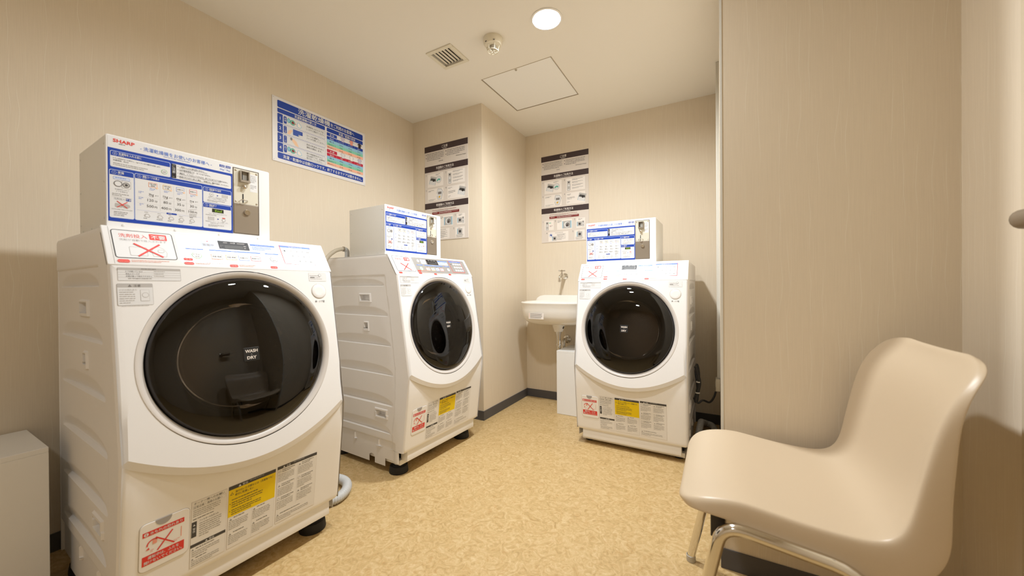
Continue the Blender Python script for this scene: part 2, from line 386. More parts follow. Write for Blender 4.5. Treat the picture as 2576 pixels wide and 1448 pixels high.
def vent():
    x0, y0, x1, y1 = 0.6795, 1.7071, 0.8485, 1.8761
    t = tag(empty('ceiling_vent', ((x0+x1)/2, (y0+y1)/2, H)), 'square white louvred vent grille in the ceiling', 'vent')
    h = (x1-x0)/2; b = 0.021; bm = new()
    for lo, hi in (((-h, -h), (h, -h+b)), ((-h, h-b), (h, h)), ((-h, -h+b), (-h+b, h-b)), ((h-b, -h+b), (h, h-b))):
        box(bm, (*lo, -0.006), (*hi, 0.0), 0.0015, 1)
    obj('frame', bm, M_VENT, t)
    mkbox('duct_throat', (-h+b, -h+b, 0.055), (h-b, h-b, 0.06), mat('vent_dark', (60, 54, 48), 0.8), t)
    n = 6; wid = 2*(h-b)
    for i in range(n):
        x = -h+b + wid*(i+0.5)/n
        mkbox('slat', (-0.0048, -h+b+0.001, -0.0008), (0.0048, h-b-0.001, 0.0008), M_VENT, t, M=Matrix.Translation((x, 0, 0.007)) @ Matrix.Rotation(math.radians(-40), 4, 'Y'))
vent()
def hatch():
    x0, y0, x1, y1 = HATCH; g = 0.004
    t = tag(empty('ceiling_hatch', ((x0+x1)/2, (y0+y1)/2, H)), 'square access hatch set flush in the ceiling beside the lamp', 'hatch')
    h = (x1-x0)/2; bm = new()
    for lo, hi in (((-h-0.003, -h-0.003), (h+0.003, -h+0.0005)), ((-h-0.003, h-0.0005), (h+0.003, h+0.003)), ((-h-0.003, -h), (-h+0.0005, h)), ((h-0.0005, -h), (h+0.003, h))):
        box(bm, (*lo, -0.0012), (*hi, 0.012))
    obj('frame', bm, mat('hatch_frame', (190, 176, 152), 0.5), t)
    mkbox('hatch_panel', (-h+g, -h+g, 0.001), (h-g, h-g, 0.011), mat('hatch_paint', (247, 244, 238), 0.6, spec=0.3), t)
    mklathe('latch', [(0, -0.004), (0.005, -0.004), (0.0075, -0.0015), (0.0075, 0.002)], mat('latch_grey', (196, 186, 166), 0.4), t, Matrix.Translation((1.033-(x0+x1)/2, -h+0.013, 0)), n=20)
    mklathe('latch_slot', [(0, -0.0046), (0.0022, -0.0046), (0.0022, -0.003)], M_DARK, t, Matrix.Translation((1.033-(x0+x1)/2, -h+0.013, 0)), n=12)
hatch()
def detector():
    t = tag(empty('smoke_detector', (1.058, 1.792, H)), 'round cream smoke detector with caged sensor on the ceiling', 'smoke detector')
    mklathe('base', [(0, 0), (0.05, 0), (0.051, -0.006), (0.049, -0.022), (0.042, -0.034), (0.028, -0.037), (0, -0.037)], M_VENT, t, n=40)
    mklathe('sensor', [(0.018, -0.036), (0.016, -0.046), (0.008, -0.05), (0, -0.05)], mat('sensor_grey', (168, 160, 144), 0.4), t, n=24)
    bm = new(); N = 32
    tube(bm, [(0.027*math.cos(2*PI*i/N), 0.027*math.sin(2*PI*i/N), -0.062) for i in range(N+1)], 0.0022, 8)
    obj('cage_ring', bm, M_VENT, t, smooth=True)
    mktube('cage_hub', [(0.008*math.cos(2*PI*i/16), 0.008*math.sin(2*PI*i/16), -0.0635) for i in range(17)], 0.0018, M_VENT, t, 8)
    for i in range(6):
        a = 2*PI*i/6+0.3; c, s = math.cos(a), math.sin(a)
        mktube('cage_rib', [(0.033*c, 0.033*s, -0.034), (0.029*c, 0.029*s, -0.05), (0.026*c, 0.026*s, -0.062), (0.008*c, 0.008*s, -0.0635)], 0.002, M_VENT, t, 6, 3)
    for a in (-1.9, -0.9):
        mklathe('indicator', [(0, -0.0012), (0.004, -0.0012), (0.004, 0.002)], M_DARK, t, Matrix.Translation((0.046*math.cos(a), 0.046*math.sin(a), -0.03)) @ Matrix.Rotation(0.9, 4, (-math.sin(a), math.cos(a), 0)), n=12)
detector()

# ------------------------------------------------------------------ washer-dryer (local: x along the front, y into the machine, z up)
WM = 0.60; DEP = 0.66
ZT, VT = 1.0952, 0.1454; ZK, VK = 0.9897, 0.0787; ZC = 0.4992; ZL, VL = 0.1222, 0.0456
def yF(z):
    if z >= ZK: return VK + (VT-VK)*(z-ZK)/(ZT-ZK)
    if z >= ZC: return VK*(z-ZC)/(ZK-ZC)
    return VL*(ZC-z)/(ZC-ZL)
def yMid(z): return VK*(z-ZC)/(ZK-ZC)
def arc(u): return 0.392 + 0.104*((u-0.3)/0.3)**2
F_TOP = frame((0, VK, ZK), (1, 0, 0), (0, VT-VK, ZT-ZK))        # panel frames: x = u, y = up the slope
F_MID = frame((0, 0, ZC), (1, 0, 0), (0, VK, ZK-ZC))
F_LOW = frame((0, VL, ZL), (1, 0, 0), (0, -VL, ZC-ZL))
kT = math.hypot(VT-VK, ZT-ZK)/(ZT-ZK); kM = math.hypot(VK, ZK-ZC)/(ZK-ZC); kL = math.hypot(VL, ZC-ZL)/(ZC-ZL)
tz = lambda z: (z-ZK)*kT
mz = lambda z: (z-ZC)*kM
lz = lambda z: (z-ZL)*kL

def side_mesh(u, sgn):
    zs = [0.03 + (ZT-0.006-0.03)*i/300 for i in range(301)]; N = 110
    PL = [(0.03, 0.125), (0.209, 0.121), (0.35, 0.100), (0.53, 0.096), (0.776, 0.129), (0.974, 0.165), (1.2, 0.20)]
    def pline(z):
        for (a, ya), (b, yb) in zip(PL, PL[1:]):
            if a <= z <= b: return ya+(yb-ya)*(z-a)/(b-a)
        return PL[-1][1]
    sc = [(0.934, 0.975), (0.783, 0.832), (0.634, 0.686), (0.490, 0.540), (0.340, 0.390), (0.200, 0.252)]
    sst = lambda a, b, x: max(0, min(1, (x-a)/(b-a)))
    def dep(y, z):
        d = 0.0; pl = pline(z)
        if z < 0.991: d += 0.0034*sst(pl, pl+0.003, y)*sst(0.991, 0.987, z)
        if z < 0.165: d += 0.006*sst(0.165, 0.160, z)*sst(0.10, 0.115, y); 
        if z < 0.160 and z > 0.115 and (abs(y-0.228) < 0.004 or abs(y-0.418) < 0.004): d -= 0.007
        for zb, zt in sc:
            y0 = pl+0.014; y1 = 0.622; c = (y0+y1)/2; hw = (y1-y0)/2; t = abs((y-c)/hw)
            if t < 1:
                top = zb + (zt-zb)*(1-t**3.2)**0.55
                if zb < z < top: d += 0.013*min(1, (top-z)/(zt-zb+1e-6)*1.15)*sst(zb-0.001, zb+0.003, z)*min(1, (1-t)*14)
        for (a, b, c, e) in ((0.276, 0.368, 0.850, 0.898), (0.294, 0.332, 0.704, 0.752), (0.158, 0.250, 0.268, 0.318)):
            if a < y < b and c < z < e:
                rim = 0.012 if b-a > 0.05 else 0.007; d = -0.0015
                if a+rim < y < b-rim and c+rim*(1.0 if b-a > 0.05 else 1.6) < z < e-rim*0.8: d = 0.024
        return d
    vs = []; fs = []
    for z in zs:
        f = yF(z) if z > ZL else VL+0.034
        for j in range(N+1):
            y = f + (DEP-f)*j/N; d = dep(y, z)
            e = 0.0
            if z > ZT-0.02: e = 0.012*(1-math.sqrt(max(0, 1-((z-ZT+0.02)/0.02)**2)))      # rolled top edge
            if j == 0: e = max(e, 0.004)
            vs.append((u + sgn*(d+e), y, z))
    W_ = N+1
    for i in range(300):
        for j in range(N):
            z = zs[i]; y = vs[i*W_+j][1]
            if z < 0.072 and 0.262 < y < 0.305 and (z < 0.05 or ((y-0.2835)**2+(z-0.05)**2) < 0.0215**2): continue
            if z < 0.068 and y < 0.185: continue
            if z < 0.055 and y > 0.575: continue
            q = (i*W_+j, i*W_+j+1, (i+1)*W_+j+1, (i+1)*W_+j); fs.append(q if sgn < 0 else q[::-1])
    me = bpy.data.meshes.new('side_panel'); me.from_pydata(vs, [], fs); me.update(); return me

def front_mesh():
    cu, cz, r = 0.297, 0.722, 0.2605; zt = ZK-0.0015; u0, u1 = 0.0, WM
    angs = [2*PI*i/144 for i in range(144)]
    for (a, b) in ((u0, zt), (u1, zt), (u0, arc(0)), (u1, arc(WM))): angs.append(math.atan2(b-cz, a-cu) % (2*PI))
    angs = sorted(set(round(a, 6) for a in angs))
    def hit(a):
        c, s = math.cos(a), math.sin(a); lo, hi = 0.0, 1.0
        inside = lambda k: u0 <= cu+c*k <= u1 and cz+s*k <= zt and cz+s*k >= arc(cu+c*k)
        for _ in range(40):
            m = (lo+hi)/2
            if inside(m): lo = m
            else: hi = m
        return lo
    bm = new(); prev = None; first = None
    CH = 0.020
    cols = []
    for a in angs:
        c, s = math.cos(a), math.sin(a); R = hit(a); col = []; g = R-r; c0 = 1-CH/g if g > CH*1.4 else 0.3; ts = [0, 0.2*c0, 0.45*c0, 0.7*c0, 0.9*c0, c0, c0+(1-c0)*0.5, c0+(1-c0)*0.8, 1.0]
        for t in ts:
            k = r + (R-r)*t; u = cu+c*k; z = cz+s*k
            y = yMid(z); e = min(u-u0, u1-u)
            if e < 0.014: y += 0.006*(1-e/0.014)**2
            k2 = (R-k)
            if s < -0.25 and t >= c0: y += 0.0085*(t-c0)/(1-c0)*min(1, max(0, (-s-0.25)/0.2))
            col.append(bm.verts.new((u, y-0.0, z)))
        u, z = cu+c*R, cz+s*R                                        # turned-in edge
        col.append(bm.verts.new((min(max(u, u0+0.002), u1-0.002), yMid(z)+0.020, z + (0.004 if s < -0.3 else 0))))
        cols.append(col)
    for A, B in zip(cols, cols[1:]+cols[:1]):
        for i in range(len(A)-1): bm.faces.new((A[i], B[i], B[i+1], A[i+1]))
    return bm

def lower_mesh():
    bm = new(); us = [0, 0.003, 0.008, 0.014, 0.03] + [0.05+0.5*i/20 for i in range(21)] + [0.57, 0.586, 0.592, 0.597, 0.60]
    cols = []
    for u in us:
        col = []; top = arc(u)+0.008; e = min(u, WM-u); zb = ZL + (0.012*(1-e/0.014)**2 if e < 0.014 else 0)
        zz = [zb, zb+0.004, zb+0.01] + [zb+0.02+(top-zb-0.02)*i/8 for i in range(9)]
        col.append(bm.verts.new((u, VL+0.02, zb+0.0005)))
        for i, z in enumerate(zz):
            y = yF(z) if z < ZC else 0.0
            y = VL*(ZC-z)/(ZC-ZL) + 0.0085
            y -= 0.0085*min(1, max(0, (ZC+0.01-z)/0.1)) if True else 0
            if e < 0.014: y += 0.007*(1-e/0.014)**2
            if i == 0: y += 0.006
            elif i == 1: y += 0.0015
            col.append(bm.verts.new((u, y, z)))
        cols.append(col)
    for A, B in zip(cols, cols[1:]):
        for i in range(len(A)-1): bm.faces.new((A[i], B[i], B[i+1], A[i+1]))
    return bm

def rr_slab(name, x0, y0, x1, y1, r, t, M, m, parent, bev=0.0008):
    bm = new(); n = 5; p = []
    for cx, cy, a in ((x1-r, y0+r, -PI/2), (x1-r, y1-r, 0), (x0+r, y1-r, PI/2), (x0+r, y0+r, PI)):
        p += [(cx+r*math.cos(a+PI/2*i/n), cy+r*math.sin(a+PI/2*i/n)) for i in range(n+1)]
    cx, cy = (x0+x1)/2, (y0+y1)/2
    def ring(sh, z): return [bm.verts.new(M @ Vector((x-(sh if x > cx else -sh), y-(sh if y > cy else -sh), z))) for x, y in p]
    A, B, C = ring(0, 0), ring(0, t-bev), ring(bev, t)
    for P_, Q in ((A, B), (B, C)):
        for i in range(len(P_)): j = (i+1) % len(P_); bm.faces.new((P_[i], P_[j], Q[j], Q[i]))
    bm.faces.new(C); bm.faces.new(A[::-1])
    return obj(name, bm, m, parent, smooth=True)

def kanji_rows(p, rows, x, y, h, pitch, c, L=4, w=None):
    for i, s in enumerate(rows): p.text(s, x, y-i*pitch, h, c, w=None, L=L)

def coin_sign_print(p):
    """blue instruction sheet on the coin box; coordinates (u, z) in metres"""
    p.rect(0.0235, 1.1135, 0.3135, 1.3445, 'white', 0)
    p.rect(0.0235, 1.1135, 0.3135, 1.3135, 'blue', 1)
    p.text('SHARP', 0.0335, 1.3305, 0.0125, 'red', w=0.043, bold=0.025)
    p.lines(0.045, 1.328, 0.068, 1, 0.005, 'grey', fill=1)
    p.text('- 洗濯乾燥機をお使いのお客様へ -', 0.088, 1.3245, 0.0125, 'lblue', w=0.168, bold=0.006)
    p.text('How to use the Washing Machine', 0.138, 1.3185, 0.0052, 'lblue', w=0.063)
    for x, t in ((0.277, '6kg'), (0.2945, '3kg')):
        p.rect(x, 1.329, x+0.0135, 1.3365, 'blue', 2); p.text('洗濯' if t[0] == '6' else '乾燥', x+0.0068, 1.3305, 0.005, 'white', w=0.010, al='c')
        p.text(t, x+0.0068, 1.3195, 0.0075, 'lblue', w=0.011, al='c')
    p.rect(0.2921, 1.319, 0.2926, 1.337, 'lblue', 2)
    def panel(x0, y0, x1, y1, head, title, num, tw):
        p.rr(x0-0.0012, y0-0.0012, x1+0.0012, y1+0.0012, 0.004, 'pale', 2); p.rr(x0, y0, x1, y1, 0.0035, 'white', 3)
        p.rr(x0, y1-head, x1, y1, 0.0033, 'blue', 4); p.rect(x0, y1-head, x1, y1-head/2, 'blue', 4.5)
        p.ring(x0+0.008, y1-head/2, 0.0045, 0.0006, 'pale', 'blue', 5); p.text(num, x0+0.008, y1-head/2-0.0022, 0.0062, 'white', al='c', L=7)
        p.text(title, x0+0.015, y1-head*0.62, 0.0072, 'white', w=tw, L=6, bold=0.01); p.lines(x0+0.015, y1-head*0.76, x0+0.034, 1, 0.0032, 'pale', 6)
    panel(0.029, 1.263, 0.152, 1.305, 0.0125, '洗濯物を入れる前に', '0', 0.046)
    p.text('ドラム洗浄ボタンを押すと、Ag+イオン水で槽内を洗浄します。', 0.0335, 1.2845, 0.0045, 'dgrey', w=0.098, L=5); p.text('所要時間：約2分', 0.0335, 1.279, 0.0045, 'dgrey', w=0.03, L=5)
    p.lines(0.0335, 1.2735, 0.115, 2, 0.0045, 'grey', 5)
    p.ring(0.139, 1.275, 0.0068, 0.0008, 'green', 'white', 5); p.text('ドラム', 0.139, 1.2755, 0.0034, 'dgrey', al='c', L=7); p.text('洗浄', 0.139, 1.272, 0.0034, 'dgrey', al='c', L=7)
    p.rr(0.1555, 1.2615, 0.309, 1.3055, 0.0035, 'white', 3); p.rr(0.1555, 1.2625, 0.1665, 1.3045, 0.002, 'black', 4)
    p.text('ご注意', 0.161, 1.2955, 0.0085, 'white', vert=True, L=6); p.lines(0.1575, 1.2668, 0.1645, 1, 0.003, 'lgrey', 6, fill=1)
    for i, s in enumerate(('一度投入したお金は戻りません。', '100円硬貨専用です。おつりはでません。', '運転中、ドアはロックされます。終了するまでドアは開きません。', '乾燥が不十分だと感じた場合、「乾燥のみ」運転を追加してください。')):
        y = 1.2985-i*0.0102; p.disc(0.1705, y+0.0016, 0.0009, 'black', 5, 8); p.text(s, 0.174, y, 0.0052, 'black', w=(0.062, 0.079, 0.126, 0.128)[i], L=5)
        p.lines(0.174, y-0.0014, 0.174+(0.10, 0.058, 0.125, 0.12)[i], 1, 0.0036, 'grey', 5, fill=1)
    panel(0.027, 1.1245, 0.073, 1.2535, 0.013, '準備', '1', 0.012)
    p.rr(0.033, 1.2285, 0.066, 1.2365, 0.002, 'lblue', 4); p.rr(0.0335, 1.229, 0.0655, 1.236, 0.002, 'pale', 5); p.lines(0.037, 1.2345, 0.063, 1, 0.005, 'lblue', 6, fill=1)
    p.rr(0.0495, 1.2065, 0.068, 1.2275, 0.002, 'lgrey', 4); p.rr(0.0505, 1.2075, 0.067, 1.2265, 0.0018, 'white', 5)
    p.ring(0.0425, 1.2175, 0.0085, 0.002, 'grey', 'white', 6); p.ring(0.0585, 1.2165, 0.0075, 0.002, 'grey', 'lgrey', 6); p.disc(0.0585, 1.2165, 0.003, 'dgrey', 8)
    p.text('洗濯物を入れて', 0.05, 1.200, 0.0045, 'dgrey', al='c', w=0.028); p.text('ドアを閉める', 0.05, 1.1945, 0.0045, 'dgrey', al='c', w=0.022)
    p.lines(0.031, 1.190, 0.069, 2, 0.0042, 'grey', 5); p.rect(0.03, 1.1805, 0.07, 1.181, 'lgrey', 4)
    p.text('洗剤投入', 0.034, 1.1735, 0.0062, 'blue', w=0.022); p.rr(0.0575, 1.1722, 0.068, 1.1795, 0.001, 'blue', 4); p.text('不要', 0.0628, 1.1735, 0.006, 'white', al='c', L=6)
    p.rr(0.036, 1.1525, 0.05, 1.1635, 0.002, 'lgrey', 4); p.disc(0.0575, 1.158, 0.0085, 'lgrey', 4, ry=0.0062); p.cross(0.04, 1.1525, 0.0605, 1.1695, 0.0018, 'red', 6)
    p.text('洗剤が自動で投入されます', 0.05, 1.1455, 0.0042, 'dgrey', al='c', w=0.041); p.lines(0.034, 1.1405, 0.066, 3, 0.0045, 'grey', 5)
    panel(0.0765, 1.1245, 0.229, 1.2545, 0.0125, '運転コースを選ぶ', '2', 0.036)
    cols = (0.1135, 0.145, 0.1755, 0.207)
    for x, c, t, t2 in zip(cols, ('orange', 'gold', 'lblue', 'red'), ('洗濯~乾燥', '洗濯~乾燥', '洗濯のみ', '乾燥のみ'), ('(標準)', '(少量)', '', '')):
        p.rr(x-0.0095, 1.2225, x+0.0095, 1.2365, 0.002, c, 4); p.rr(x-0.0086, 1.2234, x+0.0086, 1.2356, 0.0017, 'white', 5)
        p.text(t, x, 1.2305 if t2 else 1.228, 0.0044, 'black', al='c', w=0.0145, L=6)
        if t2: p.text(t2, x, 1.2253, 0.004, 'black', al='c', L=6)
        p.disc(x+0.009, 1.2225, 0.0026, 'skin', 6, 10)
        p.lines(x-0.007, 1.219, x+0.007, 2, 0.0036, 'lblue', 5)
    for x in (0.0985+0.0305, 0.16, 0.1905): p.rect(x, 1.157, x+0.0003, 1.2365, 'lgrey', 4)
    for y in (1.1905, 1.1735): 
        for k in range(34): p.rect(0.081+k*0.0042, y, 0.0835+k*0.0042, y+0.0003, 'lgrey', 4)
    p.lines(0.083, 1.2065, 0.096, 2, 0.0036, 'lblue', 5); p.lines(0.083, 1.1895, 0.096, 2, 0.0036, 'lblue', 5); p.lines(0.085, 1.1715, 0.095, 2, 0.0036, 'lblue', 5)
    for i, x in enumerate(cols):
        p.text(('3', '1', '6', '3')[i]+'kg', x-0.009, 1.1985, 0.0088 if i < 3 else 0.006, 'dgrey', w=0.011, L=5); p.text('まで', x+0.005, 1.1985, 0.004, 'dgrey', L=5); p.lines(x-0.008, 1.196, x+0.004, 1, 0.003, 'grey', 5, fill=1)
        p.text(('120', '80', '35', '30')[i], x+0.0015, 1.1808, 0.0105, 'dgrey', al='r', L=5); p.text('分', x+0.0035, 1.1808, 0.0066, 'dgrey', L=5)
        p.text(('500', '400', '300', '100')[i], x+0.0015, 1.1635, 0.0105, 'dgrey', al='r', L=5); p.text('円', x+0.0035, 1.1635, 0.0066, 'dgrey', L=5)
    p.line(0.196, 1.1735, 0.216, 1.1765, 0.0004, 'grey', 5); p.lines(0.197, 1.160, 0.219, 4, 0.0032, 'grey', 5)
    p.rect(0.08, 1.1525, 0.2255, 1.1528, 'lblue', 4); p.rr(0.143, 1.1505, 0.167, 1.1552, 0.002, 'blue', 5); p.lines(0.147, 1.1535, 0.164, 1, 0.0035, 'pale', 6, fill=1)
    for i, x in enumerate((0.101, 0.129, 0.154, 0.178, 0.204)):
        p.lines(x-0.006, 1.149, x+0.006, 1, 0.003, 'grey', 5, fill=1)
        p.poly([(x-0.0065, 1.135), (x+0.004, 1.1335), (x+0.007, 1.138), (x+0.003, 1.144), (x-0.003, 1.1445), (x-0.007, 1.140)], 'lgrey', 4)
        p.poly([(x-0.004, 1.1365), (x+0.0035, 1.1355), (x+0.0045, 1.139), (x+0.0015, 1.1425), (x-0.003, 1.142)], 'white', 5)
        p.lines(x-0.008, 1.1315, x+0.008, 1, 0.0034, 'dgrey', 5, fill=1)
    panel(0.2335, 1.2055, 0.3085, 1.2525, 0.0125, '暗証番号を設定', '3', 0.032)
    p.ring(0.2545, 1.232, 0.006, 0.0006, 'grey', 'white', 5); p.text('100', 0.2545, 1.2304, 0.0042, 'grey', al='c', L=7)
    p.poly([(0.269, 1.2335), (0.269, 1.2285), (0.273, 1.231)], 'blue', 5)
    for a in range(4):
        for b in range(3): p.rect(0.2825+a*0.0045, 1.2275+b*0.0035, 0.2855+a*0.0045, 1.2298+b*0.0035, 'lgrey', 5)
    p.text('硬貨を入れて暗証番号を入力後、', 0.271, 1.2218, 0.0042, 'dgrey', al='c', w=0.05); p.text('スタートを押すと運転を始めます', 0.271, 1.217, 0.0042, 'dgrey', al='c', w=0.054); p.lines(0.243, 1.2138, 0.300, 2, 0.0036, 'grey', 5)
    panel(0.2325, 1.1235, 0.308, 1.2015, 0.0125, '運転終了', '4', 0.02)
    p.rect(0.2555, 1.1755, 0.287, 1.187, 'lcd', 5); p.text('End', 0.2725, 1.1775, 0.0098, 'lcdtxt', al='c', w=0.018, L=7, bold=0.01)
    p.text('「End」表示が出れば終了です', 0.271, 1.169, 0.0042, 'dgrey', al='c', w=0.05); p.lines(0.238, 1.166, 0.304, 1, 0.0036, 'grey', 5, fill=1)
    for a in range(4):
        for b in range(3): p.rect(0.2445+a*0.0045, 1.1495+b*0.0038, 0.2475+a*0.0045, 1.152+b*0.0038, 'lgrey', 5)
    p.poly([(0.270, 1.157), (0.270, 1.152), (0.274, 1.1545)], 'blue', 5); p.ring(0.287, 1.153, 0.005, 0.0008, 'grey', 'white', 5); p.rr(0.2825, 1.1585, 0.2915, 1.161, 0.001, 'red', 5)
    p.text('暗証番号を入力して「ロック解除」を押し、', 0.27, 1.143, 0.0042, 'dgrey', al='c', w=0.064); p.text('洗濯物を取り出してください', 0.27, 1.138, 0.0042, 'dgrey', al='c', w=0.04); p.lines(0.245, 1.1345, 0.295, 2, 0.0038, 'grey', 5)

def control_print(p):
    q = lambda z: tz(z)
    p.frame(0.0165, q(1.0085), 0.1405, q(1.0865), 0.007, 0.0021, 'dgrey', 'white', 0)
    p.text('洗剤投入', 0.030, q(1.0665), 0.0135, 'hot', w=0.056, L=3); p.rr(0.0905, q(1.0635), 0.127, q(1.0805), 0.002, 'red', 3); p.text('不要', 0.1088, q(1.0665), 0.0145, 'white', w=0.030, al='c', L=5, bold=0.02)
    p.text('洗剤が自動で投入されます', 0.030, q(1.0565), 0.0075, 'lgrey', w=0.094, L=3)
    p.rr(0.045, q(1.0155), 0.08, q(1.0405), 0.003, 'lgrey', 2); p.rr(0.046, q(1.0165), 0.079, q(1.0395), 0.003, 'white', 3)
    p.poly([(0.09, q(1.0155)), (0.118, q(1.0155)), (0.121, q(1.027)), (0.115, q(1.039)), (0.103, q(1.0455)), (0.093, q(1.0415)), (0.088, q(1.03))], 'lgrey', 2)
    p.poly([(0.091, q(1.0165)), (0.117, q(1.0165)), (0.1197, q(1.027)), (0.114, q(1.038)), (0.103, q(1.0442)), (0.0937, q(1.0405)), (0.089, q(1.03))], 'white', 3)
    p.rr(0.101, q(1.027), 0.115, q(1.036), 0.004, 'lgrey', 4); p.rr(0.1022, q(1.0282), 0.1138, q(1.0348), 0.003, 'white', 5)
    p.line(0.0555, q(1.0495), 0.1105, q(1.0145), 0.0042, 'red', 7); p.line(0.0605, q(1.0145), 0.108, q(1.0505), 0.0042, 'red', 8)
    def oval(x, z, word, wl, two=None):
        p.rr(x, q(z), x+0.0225, q(z+0.0085), 0.004, 'red', 2); p.text(word, x+0.0112, q(z+0.002), 0.006, 'salmon', al='c', L=4); p.lines(x+0.026, q(z+0.0078), x+wl, 2, 0.0042, 'salmon', 4)
    oval(0.019, 0.996, 'Operation', 0.115); oval(0.153, 1.0085, '警 告', 0.105); oval(0.153, 0.997, 'Caution', 0.105); oval(0.264, 0.994, '注 意', 0.082); oval(0.382, 0.994, '注 意', 0.075)
    p.rr(0.147, q(1.0035), 0.5765, q(1.0865), 0.002, 'silver', 0)
    p.disc(0.187, q(1.068), 0.0085, 'cream', 2, 24)
    p.rect(0.204, q(1.0525), 0.2415, q(1.0765), 'pale', 2); p.disc(0.2225, q(1.073), 0.0016, 'red', 3, 10); p.text('営業中', 0.2228, q(1.0585), 0.0098, 'lgrey', al='c', w=0.028, L=4)
    p.rect(0.2495, q(1.052), 0.335, q(1.079), 'black', 2); p.rect(0.265, q(1.055), 0.317, q(1.0655), 'dgrey', 3)
    for x in (0.264, 0.283, 0.302, 0.313): p.rect(x, q(1.0715), x+0.011, q(1.0755), 'grey', 3)
    p.poly([(0.293, q(1.0705)), (0.297, q(1.0735)), (0.293, q(1.0765)), (0.295, q(1.0735))], 'white', 4)
    p.lines(0.319, q(1.066), 0.331, 2, 0.008, 'lgrey', 4, fill=0.7); p.lines(0.253, q(1.064), 0.264, 2, 0.006, 'grey', 4)
    p.rect(0.34, q(1.0705), 0.4175, q(1.0765), 'lblue', 2); p.text('セキュリティロック', 0.379, q(1.0718), 0.0046, 'white', al='c', w=0.045, L=4); p.rect(0.34, q(1.052), 0.4175, q(1.070), 'pale', 2); p.lines(0.344, q(1.0665), 0.414, 3, 0.005, 'lblue', 4)  # navy title bars drawn light blue here and below: cover glare painted into ink
    for x0, x1 in ((0.164, 0.207), (0.221, 0.364), (0.378, 0.4215)): p.rect(x0, q(1.0435), x1, q(1.0475), 'lblue', 2); p.lines((x0+x1)/2-0.014, q(1.0465), (x0+x1)/2+0.014, 1, 0.0036, 'white', 4, fill=1)
    for x, c, t in ((0.187, 'green', 'ドラム'), (0.401, 'grey', 'ロック')):
        p.ring(x, q(1.0265), 0.0125, 0.0015, c, 'white', 2); p.text(t, x, q(1.027), 0.0058, 'dgrey', al='c', L=4); p.text('洗浄' if c == 'green' else '解除', x, q(1.0205), 0.0055, 'grey', al='c', L=4)
    for x, c, t in ((0.238, 'orange', '洗濯~乾燥'), (0.276, 'gold', '洗濯~乾燥'), (0.311, 'lblue', '洗濯のみ'), (0.346, 'red', '乾燥のみ')):
        p.rr(x-0.0165, q(1.0165), x+0.0135, q(1.0335), 0.002, c, 2); p.rr(x-0.0151, q(1.0179), x+0.0121, q(1.0321), 0.0015, 'white', 3); p.text(t, x-0.0015, q(1.0235), 0.0058, 'dgrey', al='c', w=0.023, L=5); p.rect(x-0.006, q(1.038), x+0.004, q(1.0392), 'grey', 3)
    p.frame(0.4335, q(1.012), 0.547, q(1.0815), 0.002, 0.0024, 'red', 'silver', 2); p.rect(0.4355, q(1.0735), 0.545, q(1.0805), 'lblue', 4); p.text('暗証番号を入力する', 0.49, q(1.0748), 0.0052, 'white', al='c', w=0.05, L=6)
    for i, ch in enumerate(('', '1', '2', '3', '', '4', '5', '6', '7', '8', '9', '0')):
        pass
    keys = [['1', '2', '3', '取消'], ['4', '5', '6', '0'], ['7', '8', '9', '確定']]
    for r_ in range(3):
        for c_ in range(4):
            x = 0.462+c_*0.0205; z = 1.062-r_*0.0185
            p.rr(x, q(z-0.0055), x+0.016, q(z+0.0055), 0.002, 'lblue' if (r_, c_) == (2, 3) else 'lgrey', 4); p.rr(x+0.0009, q(z-0.0046), x+0.0151, q(z+0.0046), 0.0015, 'white', 5)
            p.text(keys[r_][c_], x+0.008, q(z-0.003), 0.0085 if len(keys[r_][c_]) == 1 else 0.005, 'dgrey', al='c', L=7)
    p.rect(0.445, q(1.0585), 0.4505, q(1.0635), 'dgrey', 5); p.ring(0.4478, q(1.0645), 0.002, 0.0006, 'dgrey', 'white', 5)

def mid_print(p, k):
    q = lambda z: mz(z)
    if k == 0: mid_a(p, q)
    elif k == 1: mid_b(p, q)
    elif k == 2: mid_c(p, q)
    else: p.text('押・ドア開', 0.54, q(0.8735), 0.0092, 'dgrey', w=0.036, al='c', L=2)
def mid_a(p, q):
    p.frame(0.016, q(0.949), 0.141, q(0.983), 0.002, 0.0007, 'lgrey', 'white', 0); p.rect(0.0165, q(0.9765), 0.1405, q(0.9825), 'lgrey', 2); p.lines(0.06, q(0.981), 0.1, 1, 0.0045, 'grey', 4, fill=1)
    for i in range(4):
        if i < 3: p.rect(0.0165, q(0.9705-0.0062*i), 0.1405, q(0.971-0.0062*i), 'lgrey', 2); p.text(('ドアが開いています', '排水エラーです', '衣類が偏って脱水できません')[i], 0.031, q(0.9715-0.0062*i), 0.0045, 'grey', w=(0.032, 0.026, 0.05)[i], L=4); p.lines(0.085, q(0.975-0.0062*i), 0.138, 1, 0.004, 'lgrey', 4)
        else: p.lines(0.035, q(0.975-0.0065*i), 0.125, 1, 0.004, 'grey', 4, fill=1)
def mid_b(p, q):
    p.frame(0.0135, q(0.8855), 0.081, q(0.942), 0.003, 0.0007, 'lgrey', 'white', 0); p.rect(0.0145, q(0.932), 0.08, q(0.9412), 'lgrey', 2); p.tri(0.037, q(0.9335), 0.006, 'grey', 4); p.text('注意', 0.044, q(0.9335), 0.007, 'grey', L=4)
    p.text('けがの恐れあり', 0.0175, q(0.9235), 0.0052, 'lgrey', w=0.032, L=4); p.lines(0.0175, q(0.9205), 0.051, 6, 0.0055, 'lgrey', 4)
    p.frame(0.056, q(0.896), 0.0735, q(0.9255), 0.001, 0.0005, 'lgrey', 'white', 3); p.ring(0.0655, q(0.9115), 0.0068, 0.001, 'lgrey', 'white', 5)
    p.lines(0.02, q(0.8845), 0.08, 1, 0.003, 'lgrey', 3, fill=1)
